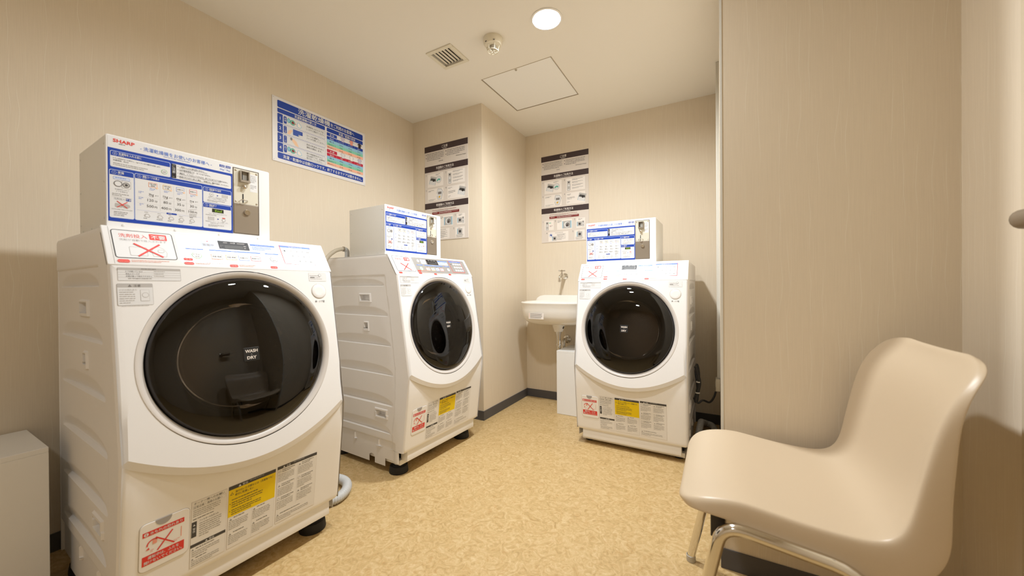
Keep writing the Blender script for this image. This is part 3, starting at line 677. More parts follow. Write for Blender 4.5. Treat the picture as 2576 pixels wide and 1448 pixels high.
def mid_c(p, q):
    p.frame(0.507, q(0.952), 0.573, q(0.983), 0.002, 0.0004, 'lgrey', 'white', 0); p.lines(0.511, q(0.974), 0.569, 1, 0.0052, 'lgrey', 4); p.ring(0.549, q(0.9745), 0.0052, 0.0007, 'grey', 'white', 5)
    p.rect(0.512, q(0.9645), 0.529, q(0.968), 'grey', 4); p.lines(0.531, q(0.968), 0.57, 1, 0.0052, 'lgrey', 4, fill=1); p.lines(0.512, q(0.9615), 0.57, 1, 0.0052, 'lgrey', 4, fill=1)

def hatch_print(p):
    q = lambda z: lz(z)
    p.rect(0.0445, q(0.294), 0.1275, q(0.3065), 'red', 0); p.disc(0.0515, q(0.30), 0.0046, 'white', 1); p.rect(0.0508, q(0.2972), 0.0522, q(0.303), 'red', 2)
    p.text('水もれの恐れあり', 0.0585, q(0.2968), 0.0088, 'white', w=0.065, L=2, bold=0.015)
    p.rect(0.0445, q(0.217), 0.1285, q(0.2425), 'red', 0); p.text('運転中は、ふたを', 0.0865, q(0.2318), 0.0092, 'white', w=0.062, al='c', L=2, bold=0.015); p.text('開けないでください。', 0.0865, q(0.2205), 0.0092, 'white', w=0.076, al='c', L=2, bold=0.015)
    p.line(0.07, q(0.284), 0.108, q(0.2475), 0.0032, 'red', 3); p.line(0.0735, q(0.2465), 0.1035, q(0.2865), 0.0032, 'red', 4)
    for i in range(7):
        a = 0.9+i*0.33; p.line(0.066+0.0125*math.cos(a), q(0.268+0.0135*math.sin(a)), 0.066+0.0125*math.cos(a+0.36), q(0.268+0.0135*math.sin(a+0.36)), 0.003, 'hot', 1)
    p.poly([(0.051, q(0.258)), (0.057, q(0.2635)), (0.0585, q(0.2565))], 'hot', 1)
    p.rr(0.064, q(0.268), 0.0725, q(0.2805), 0.001, 'salmon', 1); p.rect(0.121, q(0.256), 0.1225, q(0.284), 'salmon', 1); p.lines(0.102, q(0.2545), 0.1235, 2, 0.004, 'salmon', 1)
    p.lines(0.06, q(0.2545), 0.07, 2, 0.004, 'salmon', 1)

def label_print(p, k):
    (label_a, label_b, label_c)[k](p, lambda z: lz(z))
def label_a(p, q):
    # left sheet
    p.rect(0.143, q(0.145), 0.2265, q(0.337), 'pinkish', 0); p.rect(0.1435, q(0.1455), 0.226, q(0.3365), 'label', 1)
    p.text('オーナー様へのお願い', 0.148, q(0.3275), 0.0072, 'dgrey', w=0.072, L=3); p.text('日常点検・清掃のお願い', 0.148, q(0.3165), 0.0074, 'dgrey', w=0.066, L=3); p.frame(0.146, q(0.3145), 0.2235, q(0.3248), 0.001, 0.0003, 'grey', 'label', 1)
    p.lines(0.147, q(0.311), 0.222, 4, 0.0055, 'mgrey', 3); p.lines(0.147, q(0.286), 0.222, 1, 0.006, 'dgrey', 3, fill=1); p.text('フィルターのお手入れ', 0.162, q(0.273), 0.0064, 'dgrey', w=0.045, L=3); p.lines(0.162, q(0.268), 0.223, 7, 0.0062, 'mgrey', 3)
    p.rect(0.1445, q(0.233), 0.156, q(0.278), 'dgrey', 2); p.tri(0.1503, q(0.266), 0.005, 'white', 3); p.text('警告', 0.1503, q(0.2545), 0.007, 'white', vert=True, L=4)
    p.rect(0.1435, q(0.2035), 0.226, q(0.2125), 'dgrey', 2); p.tri(0.18, q(0.2052), 0.0052, 'white', 3); p.text('警告', 0.186, q(0.2052), 0.0066, 'white', L=4)
    p.tri(0.149, q(0.194), 0.005, 'mgrey', 3); p.lines(0.156, q(0.1985), 0.215, 1, 0.006, 'dgrey', 3); p.lines(0.147, q(0.19), 0.223, 3, 0.0058, 'mgrey', 3); p.tri(0.149, q(0.166), 0.005, 'mgrey', 3); p.lines(0.156, q(0.171), 0.22, 1, 0.006, 'dgrey', 3); p.lines(0.147, q(0.1625), 0.223, 3, 0.0056, 'mgrey', 3)
def label_b(p, q):
    # middle sheet with the yellow field
    p.rect(0.2305, q(0.145), 0.361, q(0.3385), 'pinkish', 0); p.rect(0.231, q(0.1455), 0.3605, q(0.338), 'label', 1); p.rect(0.2305, q(0.3275), 0.361, q(0.3385), 'dgrey', 2); p.tri(0.259, q(0.3292), 0.0066, 'white', 3); p.text('警告', 0.266, q(0.3295), 0.0078, 'white', L=4); p.lines(0.286, q(0.336), 0.338, 1, 0.005, 'lgrey', 4, fill=1)
    p.rect(0.2305, q(0.2435), 0.361, q(0.3275), 'yellow', 2); p.tri(0.239, q(0.311), 0.0085, 'dgrey', 3); p.tri(0.239, q(0.3122), 0.0055, 'yellow', 4)
    p.text('油の付いた衣類などは（洗濯後でも）', 0.2475, q(0.3145), 0.0082, 'dgrey', w=0.105, L=4); p.text('絶対に乾燥しない', 0.2475, q(0.3045), 0.0082, 'dgrey', w=0.05, L=4); p.lines(0.239, q(0.296), 0.352, 1, 0.0068, 'dgrey', 4)
    p.disc(0.235, q(0.2845), 0.0012, 'dgrey', 4, 8); p.lines(0.239, q(0.287), 0.352, 3, 0.0068, 'dgrey', 4, fill=0.75); p.disc(0.235, q(0.2615), 0.0012, 'dgrey', 4, 8); p.lines(0.239, q(0.264), 0.34, 3, 0.0062, 'dgrey', 4, fill=0.8)
    for x0 in (0.234, 0.2975):
        for zt_, r_ in ((0.239, 6), (0.193, 6)):
            p.tri(x0+0.0045, q(zt_-0.0075), 0.0062, 'mgrey', 3); p.lines(x0+0.012, q(zt_), x0+0.06, 1, 0.0062, 'dgrey', 3); p.lines(x0, q(zt_-0.011), x0+0.06, r_-1, 0.0056, 'mgrey', 3)
    p.rect(0.2955, q(0.148), 0.2958, q(0.241), 'lgrey', 2)
def label_c(p, q):
    # right sheet
    p.rect(0.3665, q(0.146), 0.499, q(0.3405), 'pinkish', 0); p.rect(0.367, q(0.1465), 0.4985, q(0.34), 'label', 1); p.rect(0.3665, q(0.3305), 0.499, q(0.3405), 'dgrey', 2); p.tri(0.387, q(0.332), 0.006, 'white', 3); p.text('注意', 0.394, q(0.332), 0.0074, 'white', L=4); p.lines(0.418, q(0.3385), 0.486, 1, 0.005, 'lgrey', 4, fill=1)
    for x0 in (0.3695, 0.4345):
        for i, zt_ in enumerate((0.326, 0.278, 0.232)):
            (p.ring(x0+0.0045, q(zt_-0.004), 0.004, 0.0007, 'grey', 'label', 3) if (i+(x0 > 0.4)) % 2 == 0 else p.tri(x0+0.0045, q(zt_-0.0075), 0.0062, 'mgrey', 3))
            p.lines(x0+0.012, q(zt_), x0+0.06, 2, 0.0058, 'dgrey', 3); p.lines(x0, q(zt_-0.0135), x0+0.06, 5, 0.0056, 'mgrey', 3)
    p.rect(0.4322, q(0.185), 0.4325, q(0.327), 'lgrey', 2); p.tri(0.374, q(0.170), 0.006, 'mgrey', 3); p.lines(0.381, q(0.177), 0.49, 1, 0.006, 'dgrey', 3); p.lines(0.3695, q(0.1665), 0.495, 3, 0.0056, 'mgrey', 3)

def make_machine():
    t = empty('washer_dryer')
    obj('side_panel', side_mesh(0.0, 1), M_SIDE, t, smooth=True, auto=30); obj('side_panel', side_mesh(WM, -1), M_SIDE, t, smooth=True, auto=30)
    # cabinet: top deck, back, floor tray
    bm = new(); box(bm, (0.012, VT+0.004, ZT-0.02), (WM-0.012, DEP, ZT), 0.0); obj('top_deck', bm, M_BODY, t)
    mkbox('back_panel', (0.002, DEP-0.004, 0.06), (WM-0.002, DEP+0.004, ZT-0.008), M_SIDE, t, 0.002)
    bm = new(); box(bm, (0.034, VL+0.008, 0.072), (WM-0.034, 0.10, ZL+0.004), 0.003); box(bm, (0.02, 0.09, 0.05), (WM-0.02, 0.64, 0.075), 0.002)
    obj('plinth', bm, M_LOWER, t, smooth=True)
    obj('front_panel', front_mesh(), M_FRONT, t, smooth=True, auto=14); obj('lower_panel', lower_mesh(), M_LOWER, t, smooth=True, auto=40)
    # sloping control panel
    cp = obj('control_panel', (lambda b: (box(b, (0.0, 0.0, -0.012), (WM, tz(ZT)+0.002, 0.0), 0.0035, 3, F_TOP), b)[1])(new()), M_FRONT, t, smooth=True)
    for x in (0.0135, 0.579): mkbox('seam', (x-0.0004, 0.004, -0.0002), (x+0.0004, tz(ZT)-0.002, 0.00035), mat('seam_grey', (176, 172, 168), 0.6), cp, M=F_TOP)
    p = Print(F_TOP); control_print(p); p.build('panel_print', cp, 'red, blue and black printed legends and keypad')
    for k, nm in enumerate(('error_sticker', 'caution_sticker', 'unlock_sticker', 'button_lettering')): p = Print(F_MID); mid_print(p, k); p.build(nm, t)
    # door opening: bezel, tub, drum, door
    B = F_MID @ Matrix.Translation((0.297, mz(0.722), 0))
    mklathe('door_bezel', [(0.2625, -0.004), (0.2605, 0.0012), (0.257, 0.0014), (0.250, -0.0025), (0.2435, -0.0065), (0.2412, -0.012), (0.2405, -0.03)], M_BEZEL, t, B, 96, 60)
    mklathe('tub', [(0.2395, -0.03), (0.232, -0.06), (0.19, -0.075), (0.185, -0.10)], M_TUB, t, B, 64)
    dr = mklathe('drum', [(0.185, -0.10), (0.235, -0.115), (0.235, -0.40), (0.215, -0.43), (0.05, -0.44), (0, -0.44)], M_DRUM, t, B, 64)
    for i in range(3):
        a = 2*PI*i/3+0.4
        mkbox('lifter', (0.165, -0.03, -0.38), (0.235, 0.03, -0.14), M_DRUM, dr, 0.02, 3, B @ Matrix.Rotation(a, 4, 'Z'))
    bm = new()
    for i in range(36):
        for j in range(7):
            a = 2*PI*(i+0.5*(j % 2))/36; M = B @ Matrix.Rotation(a, 4, 'Z') @ Matrix.Translation((0.2342, 0, -0.15-j*0.035)) @ Matrix.Rotation(-PI/2, 4, 'Y')
            lathe(bm, [(0.0045, 0), (0, 0)], M, 8)
    obj('drum_holes', bm, M_DARK, dr)['kind'] = 'stuff'
    pr = [(0.0, 0.031)] + [(0.236*math.sin(x), 0.031-0.034*(1-math.cos(x))/(1-math.cos(1.4))) for x in [1.4*k/14/1.4*PI/2*0.999 for k in range(1, 15)]]
    pr = [(r_, -0.006+0.036*math.sqrt(max(0, 1-(r_/0.2385)**2.6))) for r_ in (0, 0.03, 0.06, 0.09, 0.12, 0.15, 0.175, 0.195, 0.21, 0.222, 0.230, 0.2345)]
    d = mklathe('door', pr, M_GLASS, t, B, 96); tag(d, 'smoked round glass door')
    mklathe('door_rim', [(0.2335, 0.002), (0.2385, -0.003), (0.2395, -0.012), (0.238, -0.024), (0.232, -0.024), (0.232, -0.006)], mat('rim_black', (30, 27, 30), 0.18), d, B, 96, 60)
    mklathe('door_inner_ring', [(0.2325, -0.02), (0.215, -0.016), (0.18, -0.026), (0.168, -0.04), (0.166, -0.07)], mat('ring_smoke', (30, 27, 28), 0.6, spec=0.2), d, B, 80, 50)
    mklathe('glass_bowl', [(0.166, -0.045), (0.160, -0.08), (0.140, -0.115), (0.10, -0.135), (0.05, -0.142), (0, -0.143)], M_BOWL, d, B, 64)
    NP = B @ Matrix.Translation((0.2875-0.297, mz(0.721)-mz(0.722), 0.0301))
    rr_slab('nameplate', -0.0215, -0.0205, 0.0215, 0.0205, 0.0015, 0.0009, NP, mat('plate_black', (16, 15, 15), 0.5), d)
    p = Print(NP, 0.0013); p.text('WASH', 0, 0.0055, 0.0125, 'beige', w=0.034, al='c', L=0, bold=0.03); p.text('&', 0, -0.0028, 0.0085, 'grey', al='c', L=0); p.text('DRY', 0, -0.0145, 0.0125, 'beige', w=0.026, al='c', L=0, bold=0.03)
    p.build('nameplate_lettering', d)
    # open button
    K = F_MID @ Matrix.Translation((0.54, mz(0.915), 0))
    b = mklathe('open_button', [(0.0265, -0.002), (0.0262, 0.0016), (0.0245, 0.0026), (0.012, 0.0021), (0, 0.0019)], M_FRONT, t, K, 48)
    mklathe('button_ring', [(0.0285, -0.001), (0.028, 0.0008), (0.0268, 0.0008), (0.0266, -0.001)], mat('ring_warm', (206, 196, 182), 0.35), b, K, 48)
    # filter hatch with red sticker
    h = rr_slab('filter_hatch', 0.039, lz(0.2005), 0.139, lz(0.3285), 0.012, 0.0016, F_LOW, M_LOWER, t)
    rr_slab('hatch_groove', 0.0378, lz(0.1992), 0.1402, lz(0.3298), 0.0132, 0.0003, F_LOW, mat('groove_grey', (188, 180, 170), 0.6), h, 0.0001)
    bm = new(); N = 16
    top = [F_LOW @ Vector((0.085+0.0165*math.cos(PI+PI*i/N), lz(0.3288)+0.0175*math.sin(PI+PI*i/N), 0.0020)) for i in range(N+1)]
    bot = [F_LOW @ Vector((0.085+0.0165*math.cos(PI+PI*i/N), lz(0.3288)+0.0175*math.sin(PI+PI*i/N), 0.0002)) for i in range(N+1)]
    tv = [bm.verts.new(v) for v in top]; bv = [bm.verts.new(v) for v in bot]; bm.faces.new(tv); bm.faces.new(bv[::-1])
    for i in range(N): bm.faces.new((tv[i], tv[i+1], bv[i+1], bv[i]))
    bm.faces.new((tv[-1], tv[0], bv[0], bv[-1]))
    obj('finger_notch', bm, mat('notch_grey', (168, 164, 162), 0.5), h)
    p = Print(F_LOW, 0.0019); hatch_print(p); p.build('hatch_sticker', h, 'red and white leak warning sticker')
    for k, lb in enumerate((None, 'warning label with a yellow field', None)): p = Print(F_LOW); label_print(p, k); p.build('warning_label', t, lb)
    # feet
    for u in (0.052, 0.548):
        for y in (0.135, 0.585):
            f = mklathe('foot', [(0, 0.041), (0.022, 0.041), (0.0245, 0.046), (0.0255, 0.075), (0, 0.075)], M_LOWER, t, Matrix.Translation((u, y, 0)), 28)
            mklathe('rubber_base', [(0, 0.0335), (0.024, 0.0335), (0.026, 0.036), (0.0255, 0.0415), (0, 0.0415)], M_RUBBER, f, Matrix.Translation((u, y, 0)), 28)
    mklathe('motor_cover', [(0, 0.016), (0.05, 0.016), (0.062, 0.022), (0.062, 0.05)], M_RUBBER, t, Matrix.Translation((0.31, 0.20, 0)), 36)
    # coin box on top
    u0, u1, b0, b1, z0, z1 = 0.0193, 0.4287, 0.1852, 0.471, 1.0992, 1.3487
    mkbox('coin_box', (u0+0.001, b0+0.004, ZT-0.004), (u1-0.001, b1, z1-0.0015), M_COIN, t, 0.0015)
    bm = new(); fr = frame((0, b0+0.006, 0), (1, 0, 0), (0, 0, 1))
    pl = rr_slab('coin_box_front', u0, z0-0.006, u1, z1, 0.005, 0.006, fr, M_FRONT, t, 0.0015)
    FB = frame((0, b0, 0), (1, 0, 0), (0, 0, 1))
    p = Print(FB, 0.0003); coin_sign_print(p); p.build('instruction_sheet', t, 'white and blue printed instruction sheet')
    for (y, z) in ((0.205, 1.325), (0.205, 1.222), (0.205, 1.123), (0.455, 1.325), (0.455, 1.222), (0.455, 1.123), (0.43, 1.104), (0.335, 1.104), (0.24, 1.104)):
        mklathe('screw', [(0, 0.0016), (0.0022, 0.0013), (0.0034, 0.0)], mat('screw_white', (226, 224, 218), 0.3), t, frame((u0+0.001, y, z), (0, -1, 0), (0, 0, 1)), 10)
    for u in (0.052, 0.163, 0.275, 0.390):
        mklathe('screw', [(0, 0.002), (0.0022, 0.0017), (0.0036, 0.0)], mat('screw_white', (226, 224, 218), 0.3), t, frame((u, b0, 1.1045), (1, 0, 0), (0, 0, 1)), 12)
    # coin mechanism
    bm = new()
    for lo, hi in (((0.3145, 1.115), (0.317, 1.3385)), ((0.3915, 1.115), (0.394, 1.3385)), ((0.317, 1.336), (0.3915, 1.3385)), ((0.317, 1.115), (0.3915, 1.1175))):
        box(bm, (lo[0], b0-0.0012, lo[1]), (hi[0], b0+0.001, hi[1]), 0.0004, 1)
    cm = obj('coin_mechanism', bm, mat('mech_frame', (92, 80, 66), 0.45), t)
    mkbox('coin_plate', (0.317, b0-0.0008, 1.2185), (0.3915, b0+0.001, 1.336), M_COINPL, cm, 0.0003, 1)
    cd = mkbox('cash_door', (0.317, b0-0.0010, 1.1175), (0.3915, b0+0.001, 1.217), M_CASH, cm, 0.0003, 1)
    bm = new(); P0 = lambda a, b, c, d, y0, y1: box(bm, (a, b0-y1, b), (c, b0-y0, d), 0.0006, 1)
    P0(0.333, 1.2915, 0.3625, 1.2985, 0.0, 0.014); P0(0.333, 1.2985, 0.3375, 1.331, 0, 0.010); P0(0.358, 1.2985, 0.3625, 1.331, 0, 0.010); P0(0.3375, 1.3275, 0.358, 1.331, 0, 0.010)
    obj('return_cup', bm, M_STEEL, cm, smooth=True)
    mkbox('cup_recess', (0.3375, b0-0.0018, 1.2985), (0.358, b0-0.0008, 1.3275), mat('recess_grey', (150, 146, 136), 0.4), cm)
    mkbox('cup_slot', (0.3395, b0-0.003, 1.3), (0.343, b0-0.0015, 1.3255), M_DARK, cm)
    mklathe('return_knob', [(0.0062, 0), (0.005, 0.003), (0.0075, 0.0065), (0.0066, 0.011), (0.003, 0.0135), (0, 0.014)], M_CHROME, cm, frame((0.346, b0, 1.276), (1, 0, 0), (0, 0, 1)), 20)
    mkbox('coin_slot', (0.3422, b0-0.0016, 1.222), (0.3455, b0-0.0007, 1.2525), mat('slot_black', (12, 12, 12), 0.5), cm)
    mktube('coin_guide', [(0.333, b0-0.002, 1.226), (0.338, b0-0.010, 1.231), (0.344, b0-0.013, 1.229), (0.351, b0-0.010, 1.231), (0.358, b0-0.002, 1.229)], 0.0018, M_CHROME, cm, 8, 4)
    mklathe('lock', [(0.0098, 0), (0.0098, 0.004), (0.0085, 0.0062), (0.005, 0.0062), (0.0048, 0.0045), (0, 0.0045)], M_CHROME, cm, frame((0.3555, b0, 1.19), (1, 0, 0), (0, 0, 1)), 28)
    for u, z in ((0.3225, 1.3295), (0.386, 1.3295), (0.3225, 1.2245), (0.386, 1.2245)):
        mklathe('mech_screw', [(0, 0.0022), (0.002, 0.0018), (0.0034, 0.0004)], M_CHROME, cm, frame((u, b0-0.0006, z), (1, 0, 0), (0, 0, 1)), 12)
    p = Print(FB, 0.0010); p.rect(0.3655, 1.265, 0.389, 1.326, 'white', 0); p.lines(0.367, 1.321, 0.388, 5, 0.0052, 'grey', 1); p.lines(0.367, 1.288, 0.388, 3, 0.0052, 'grey', 1); p.build('coin_notice', cm)
    return t
def copy_tree(o, parent=None):
    c = o.copy(); COL.objects.link(c); c.parent = parent
    for ch in list(o.children): copy_tree(ch, c)
    return c
GM = 'coin-operated washer-dryers'
m1 = make_machine()
m2 = copy_tree(m1); m3 = copy_tree(m1)
for mm, x, y, r, dz, lab in ((m1, 0.8067, 0.4857, -2.0, 0, 'nearest and largest white coin-operated washer-dryer, beside the low white box'), (m2, 0.7822, 1.4629, -2.18, 0, 'white coin-operated washer-dryer in front of the pillar, middle of the three'),
                             (m3, 1.3260, 2.2261, -90.57, -0.0335, 'white coin-operated washer-dryer at the back wall, right of the sink')):
    mm.location = (x, y, dz); mm.rotation_euler = (0, 0, math.radians(90+r)); tag(mm, lab, 'washing machine', GM)
pad0 = None
for mm in (m1, m2):
    for u in (0.052, 0.548):
        for y in (0.135, 0.585):
            if pad0 is None: pad0 = o = mklathe('riser_pad', [(0, 0), (0.046, 0), (0.047, 0.004), (0.045, 0.022), (0.043, 0.0333), (0.03, 0.0333), (0.0285, 0.037), (0.0265, 0.037), (0.0265, 0.0333)], M_RUBBER, mm, n=32)
            else: o = pad0.copy(); COL.objects.link(o); o.parent = mm
            o.location = (u, y, 0)
pad0['label'] = 'black rubber riser pad'
# inlet hose on the middle machine (local coordinates of that machine)
ih = mktube('inlet_hose', [(0.045, 0.53, 1.115), (0.043, 0.531, 1.135), (0.018, 0.533, 1.141), (-0.03, 0.537, 1.123), (-0.075, 0.545, 1.07), (-0.10, 0.56, 0.96), (-0.11, 0.58, 0.80)], 0.0105, M_HOSE2, m2, 14, 8)
mktube('hose_elbow', [(0.045, 0.53, 1.094), (0.045, 0.53, 1.128), (0.036, 0.5305, 1.139), (0.022, 0.532, 1.1415)], 0.0128, M_HOSE, m2, 16, 4)
mktube('hose_clamp', [(0.027, 0.5315, 1.1415), (0.020, 0.532, 1.1415)], 0.0142, M_STEEL, m2, 16)
# power cord bundle on the back machine's right side (local coords: x = u, y = into machine)
CL = lambda x, y, z: (x-1.326, y-2.2261, z+0.0335)
mktube('power_cord', [CL(*q) for q in ((1.945, 2.46, 0.30), (1.955, 2.47, 0.345), (1.965, 2.50, 0.42), (1.952, 2.56, 0.47), (1.945, 2.52, 0.44), (1.957, 2.47, 0.36), (1.950, 2.45, 0.30), (1.962, 2.45, 0.28), (1.985, 2.47, 0.292), (2.015, 2.51, 0.275), (2.035, 2.56, 0.29), (2.045, 2.585, 0.318))], 0.0055, M_CABLE, m3, 10, 8)
mktube('cord_bundle', [CL(*q) for q in ((1.95, 2.455, 0.48), (1.962, 2.455, 0.43), (1.968, 2.455, 0.385), (1.958, 2.455, 0.33), (1.952, 2.455, 0.285), (1.945, 2.47, 0.30))], 0.0095, M_CABLE, m3, 10, 6)
for z in (0.395, 0.335):
    mktube('cable_tie', [CL(1.964-(0.395-z)*0.08, 2.455, z-0.003), CL(1.964-(0.395-z)*0.08, 2.455, z+0.003)], 0.0118, mat('tie_white', (200, 196, 190), 0.4), m3, 12)

# ------------------------------------------------------------------ hoses on the floor
def corrugated(name, pts, r, label, k=30, group='drain hoses'):
    P_ = catmull(pts, k); bm = new(); tube(bm, P_, r, 14, lambda i: r*(1.0 if i % 4 < 2 else 0.9)); o = obj(name, bm, M_HOSE, None, smooth=True, auto=60)
    return tag(o, label, 'hose', group)
corrugated('drain_hose', [(0.28, 1.10+0.06, 0.022), (0.36, 1.215, 0.022), (0.45, 1.285, 0.023), (0.535, 1.295, 0.024), (0.60, 1.255, 0.024), (0.628, 1.19, 0.023), (0.60, 1.125, 0.022)], 0.021, 'grey corrugated drain hose on the floor between the two left machines')
corrugated('drain_hose', [(1.955, 2.56, 0.021), (1.957, 2.64, 0.035), (1.966, 2.74, 0.075), (1.972, 2.83, 0.05), (1.99, 2.90, 0.024), (2.025, 2.88, 0.021), (2.04, 2.80, 0.021)], 0.019, 'grey drain hose in the dark gap right of the back machine')

# ------------------------------------------------------------------ white boxes
def cover_box(x0, y0, x1, y1, h, label):
    t = tag(empty('cover_box', ((x0+x1)/2, (y0+y1)/2, 0)), label, 'box', 'low white cover boxes')
    a, b = (x1-x0)/2, (y1-y0)/2
    mkbox('box_body', (-a, -b, 0.001), (a, b, h-0.016), M_BOX, t, 0.001, 1); mkbox('box_lid', (-a, -b, h-0.016), (a, b, h), M_BOX, t, 0.0012, 1)
cover_box(0.012, 0.06, 0.296, 0.463, 0.454, 'low white box against the left wall, cut off by the photo edge')
cover_box(1.033, 2.679, 1.31, 2.965, 0.46, 'low white box half hidden behind the back machine, under the sink')

# ------------------------------------------------------------------ sink, tap, trap
def sup(a, bf, bb_, n, N=72):
    out = []
    for i in range(N):
        t = 2*PI*i/N; c, s = math.cos(t), math.sin(t); e = 2/n
        out.append((a*abs(c)**e*(1 if c > 0 else -1), (bb_ if s > 0 else bf)*abs(s)**e*(1 if s > 0 else -1)))
    return out
def make_sink():
    cx, cy = 1.0, 2.775; t = tag(empty('wall_sink', (cx, YB, 0.813)), 'white ceramic wall-hung sink beside the back machine', 'sink')
    bm = new(); N = 72
    levels = [(0.262, 0.198, 0.202, 0.0, 0), (0.266, 0.202, 0.203, 0.0, -0.004), (0.266, 0.202, 0.203, 0, -0.011), (0.262, 0.198, 0.203, 0, -0.018), (0.259, 0.195, 0.203, 0, -0.06), (0.253, 0.188, 0.203, 0, -0.10), (0.243, 0.175, 0.20, 0, -0.132), (0.222, 0.152, 0.19, 0, -0.154), (0.185, 0.118, 0.17, 0, -0.166), (0.10, 0.07, 0.10, 0, -0.172), (0.045, 0.045, 0.045, 0, -0.173)]
    inner = [(0.246, 0.182, 0.150, 0, 0.001), (0.238, 0.174, 0.142, 0, -0.006), (0.228, 0.164, 0.135, 0, -0.05), (0.21, 0.148, 0.125, 0, -0.115), (0.17, 0.115, 0.10, 0, -0.142), (0.08, 0.06, 0.06, 0, -0.150), (0.02, 0.02, 0.02, 0, -0.152)]
    rings = []
    for a, bf, b2, _, z in inner[::-1] + levels:
        n_ = 2.9 if a > 0.12 else 2.0
        rings.append([bm.verts.new((x, cy-YB+y, z)) for x, y in sup(a, bf, b2, n_, N)])
    for A, B_ in zip(rings, rings[1:]):
        for i in range(N): bm.faces.new((A[i], A[(i+1) % N], B_[(i+1) % N], B_[i]))
    bm.faces.new(rings[0]); bm.faces.new(rings[-1][::-1])
    obj('basin', bm, M_CERAM, t, smooth=True, auto=70)
    bm = new(); pts = [(-0.25, -0.02), (-0.248, 0.0), (-0.235, 0.022), (-0.21, 0.038), (-0.175, 0.044)]; pts = pts + [(-x, z) for x, z in pts[::-1]]
    f = [bm.verts.new((x, -0.062 + 0.008*(z > 0.03), z)) for x, z in pts]; b = [bm.verts.new((x, -0.001, z)) for x, z in pts]
    bm.faces.new(f); bm.faces.new(b[::-1])
    for i in range(len(f)): bm.faces.new((f[i], f[(i+1) % len(f)], b[(i+1) % len(f)], b[i]))
    bmesh.ops.bevel(bm, geom=[e for e in bm.edges if e.verts[0] in f and e.verts[1] in f], offset=0.007, segments=3, affect='EDGES')
    obj('back_ledge', bm, M_CERAM, t, smooth=True, auto=50)
    mklathe('outlet_cone', [(0.062, -0.165), (0.05, -0.178), (0.042, -0.20), (0.033, -0.228), (0.028, -0.229), (0, -0.229)], M_CERAM, t, Matrix.Translation((0.005, 2.79-YB, 0)), 36)
    mklathe('overflow_hole', [(0, 0.003), (0.010, 0.003), (0.0115, 0)], M_DARK, t, frame((0.046, 2.783-YB, -0.196), (0.0, 1, 0), (0.3, 0, 1)), 20)  # flat dark disc paints the shade inside the open overflow hole
    # maker's notice on the basin front, curved with it
    bm = new(); rows = 5
    def surf(x, z):
        k = abs(x/0.257)**2.9; return cy-YB-0.194*(1-k)**(1/2.9)
    def patch(x0, x1, z0, z1, d):
        n = 10; A = [bm.verts.new((x0+(x1-x0)*i/n, surf(x0+(x1-x0)*i/n, z0)-d, z0)) for i in range(n+1)]; B_ = [bm.verts.new((x0+(x1-x0)*i/n, surf(x0+(x1-x0)*i/n, z1)-d, z1)) for i in range(n+1)]
        return [bm.faces.new((A[i], A[i+1], B_[i+1], B_[i])) for i in range(n)]
    patch(-0.148, -0.022, -0.121, -0.078, 0.0045)
    for i in range(6):
        for f in patch(-0.133, -0.028-random.uniform(0, 0.02), -0.0835-i*0.0062, -0.0815-i*0.0062, 0.0052): f.material_index = 1
    for i in range(3):
        for f in patch(-0.143, -0.139, -0.087-i*0.0115, -0.083-i*0.0115, 0.0052): f.material_index = 2
    obj('care_label', bm, [ink('cream'), ink('grey'), ink('orange')], t)
make_sink()
def make_trap():
    t = tag(empty('drain_trap', (1.005, 2.79, 0.585)), 'chrome drain pipe and trap under the sink', 'pipe')
    q = lambda x, y, z: (x-1.005, y-2.79, z-0.585)
    bm = new(); tube(bm, [q(1.005, 2.79, 0.587), q(1.005, 2.79, 0.40)] + [q(1.004, 2.79+0.05*(1-math.cos(a)), 0.40-0.05*math.sin(a)) for a in [PI*i/12 for i in range(1, 12)]] + [q(1.003, 2.89, 0.40), q(1.003, 2.89, 0.468)] +
                     [q(1.003, 2.89+0.035*(1-math.cos(a)), 0.468+0.035*math.sin(a)) for a in [PI/2*i/8 for i in range(1, 9)]] + [q(1.003, 2.979, 0.503)], 0.0165, 18)
    obj('pipe', bm, M_CHROME, t, smooth=True)
    for z, r_ in ((0.578, 0.024), (0.566, 0.0205), (0.487, 0.0205)): mklathe('coupling_nut', [(0.016, -0.007), (r_, -0.006), (r_, 0.006), (0.016, 0.007)], M_CHROME, t, Matrix.Translation(q(1.005, 2.79, z)), 20)
    mklathe('wall_flange', [(0.017, 0.0), (0.03, 0.002), (0.034, 0.008), (0.034, 0.0095)], M_CHROME, t, frame(q(1.003, 2.97, 0.503), (1, 0, 0), (0, 0, -1)), 28)
    mktube('stopper_chain', [q(1.047, 2.80, 0.60), q(1.046, 2.82, 0.56), q(1.044, 2.84, 0.51)], 0.0013, M_STEEL, t, 6, 4)
make_trap()
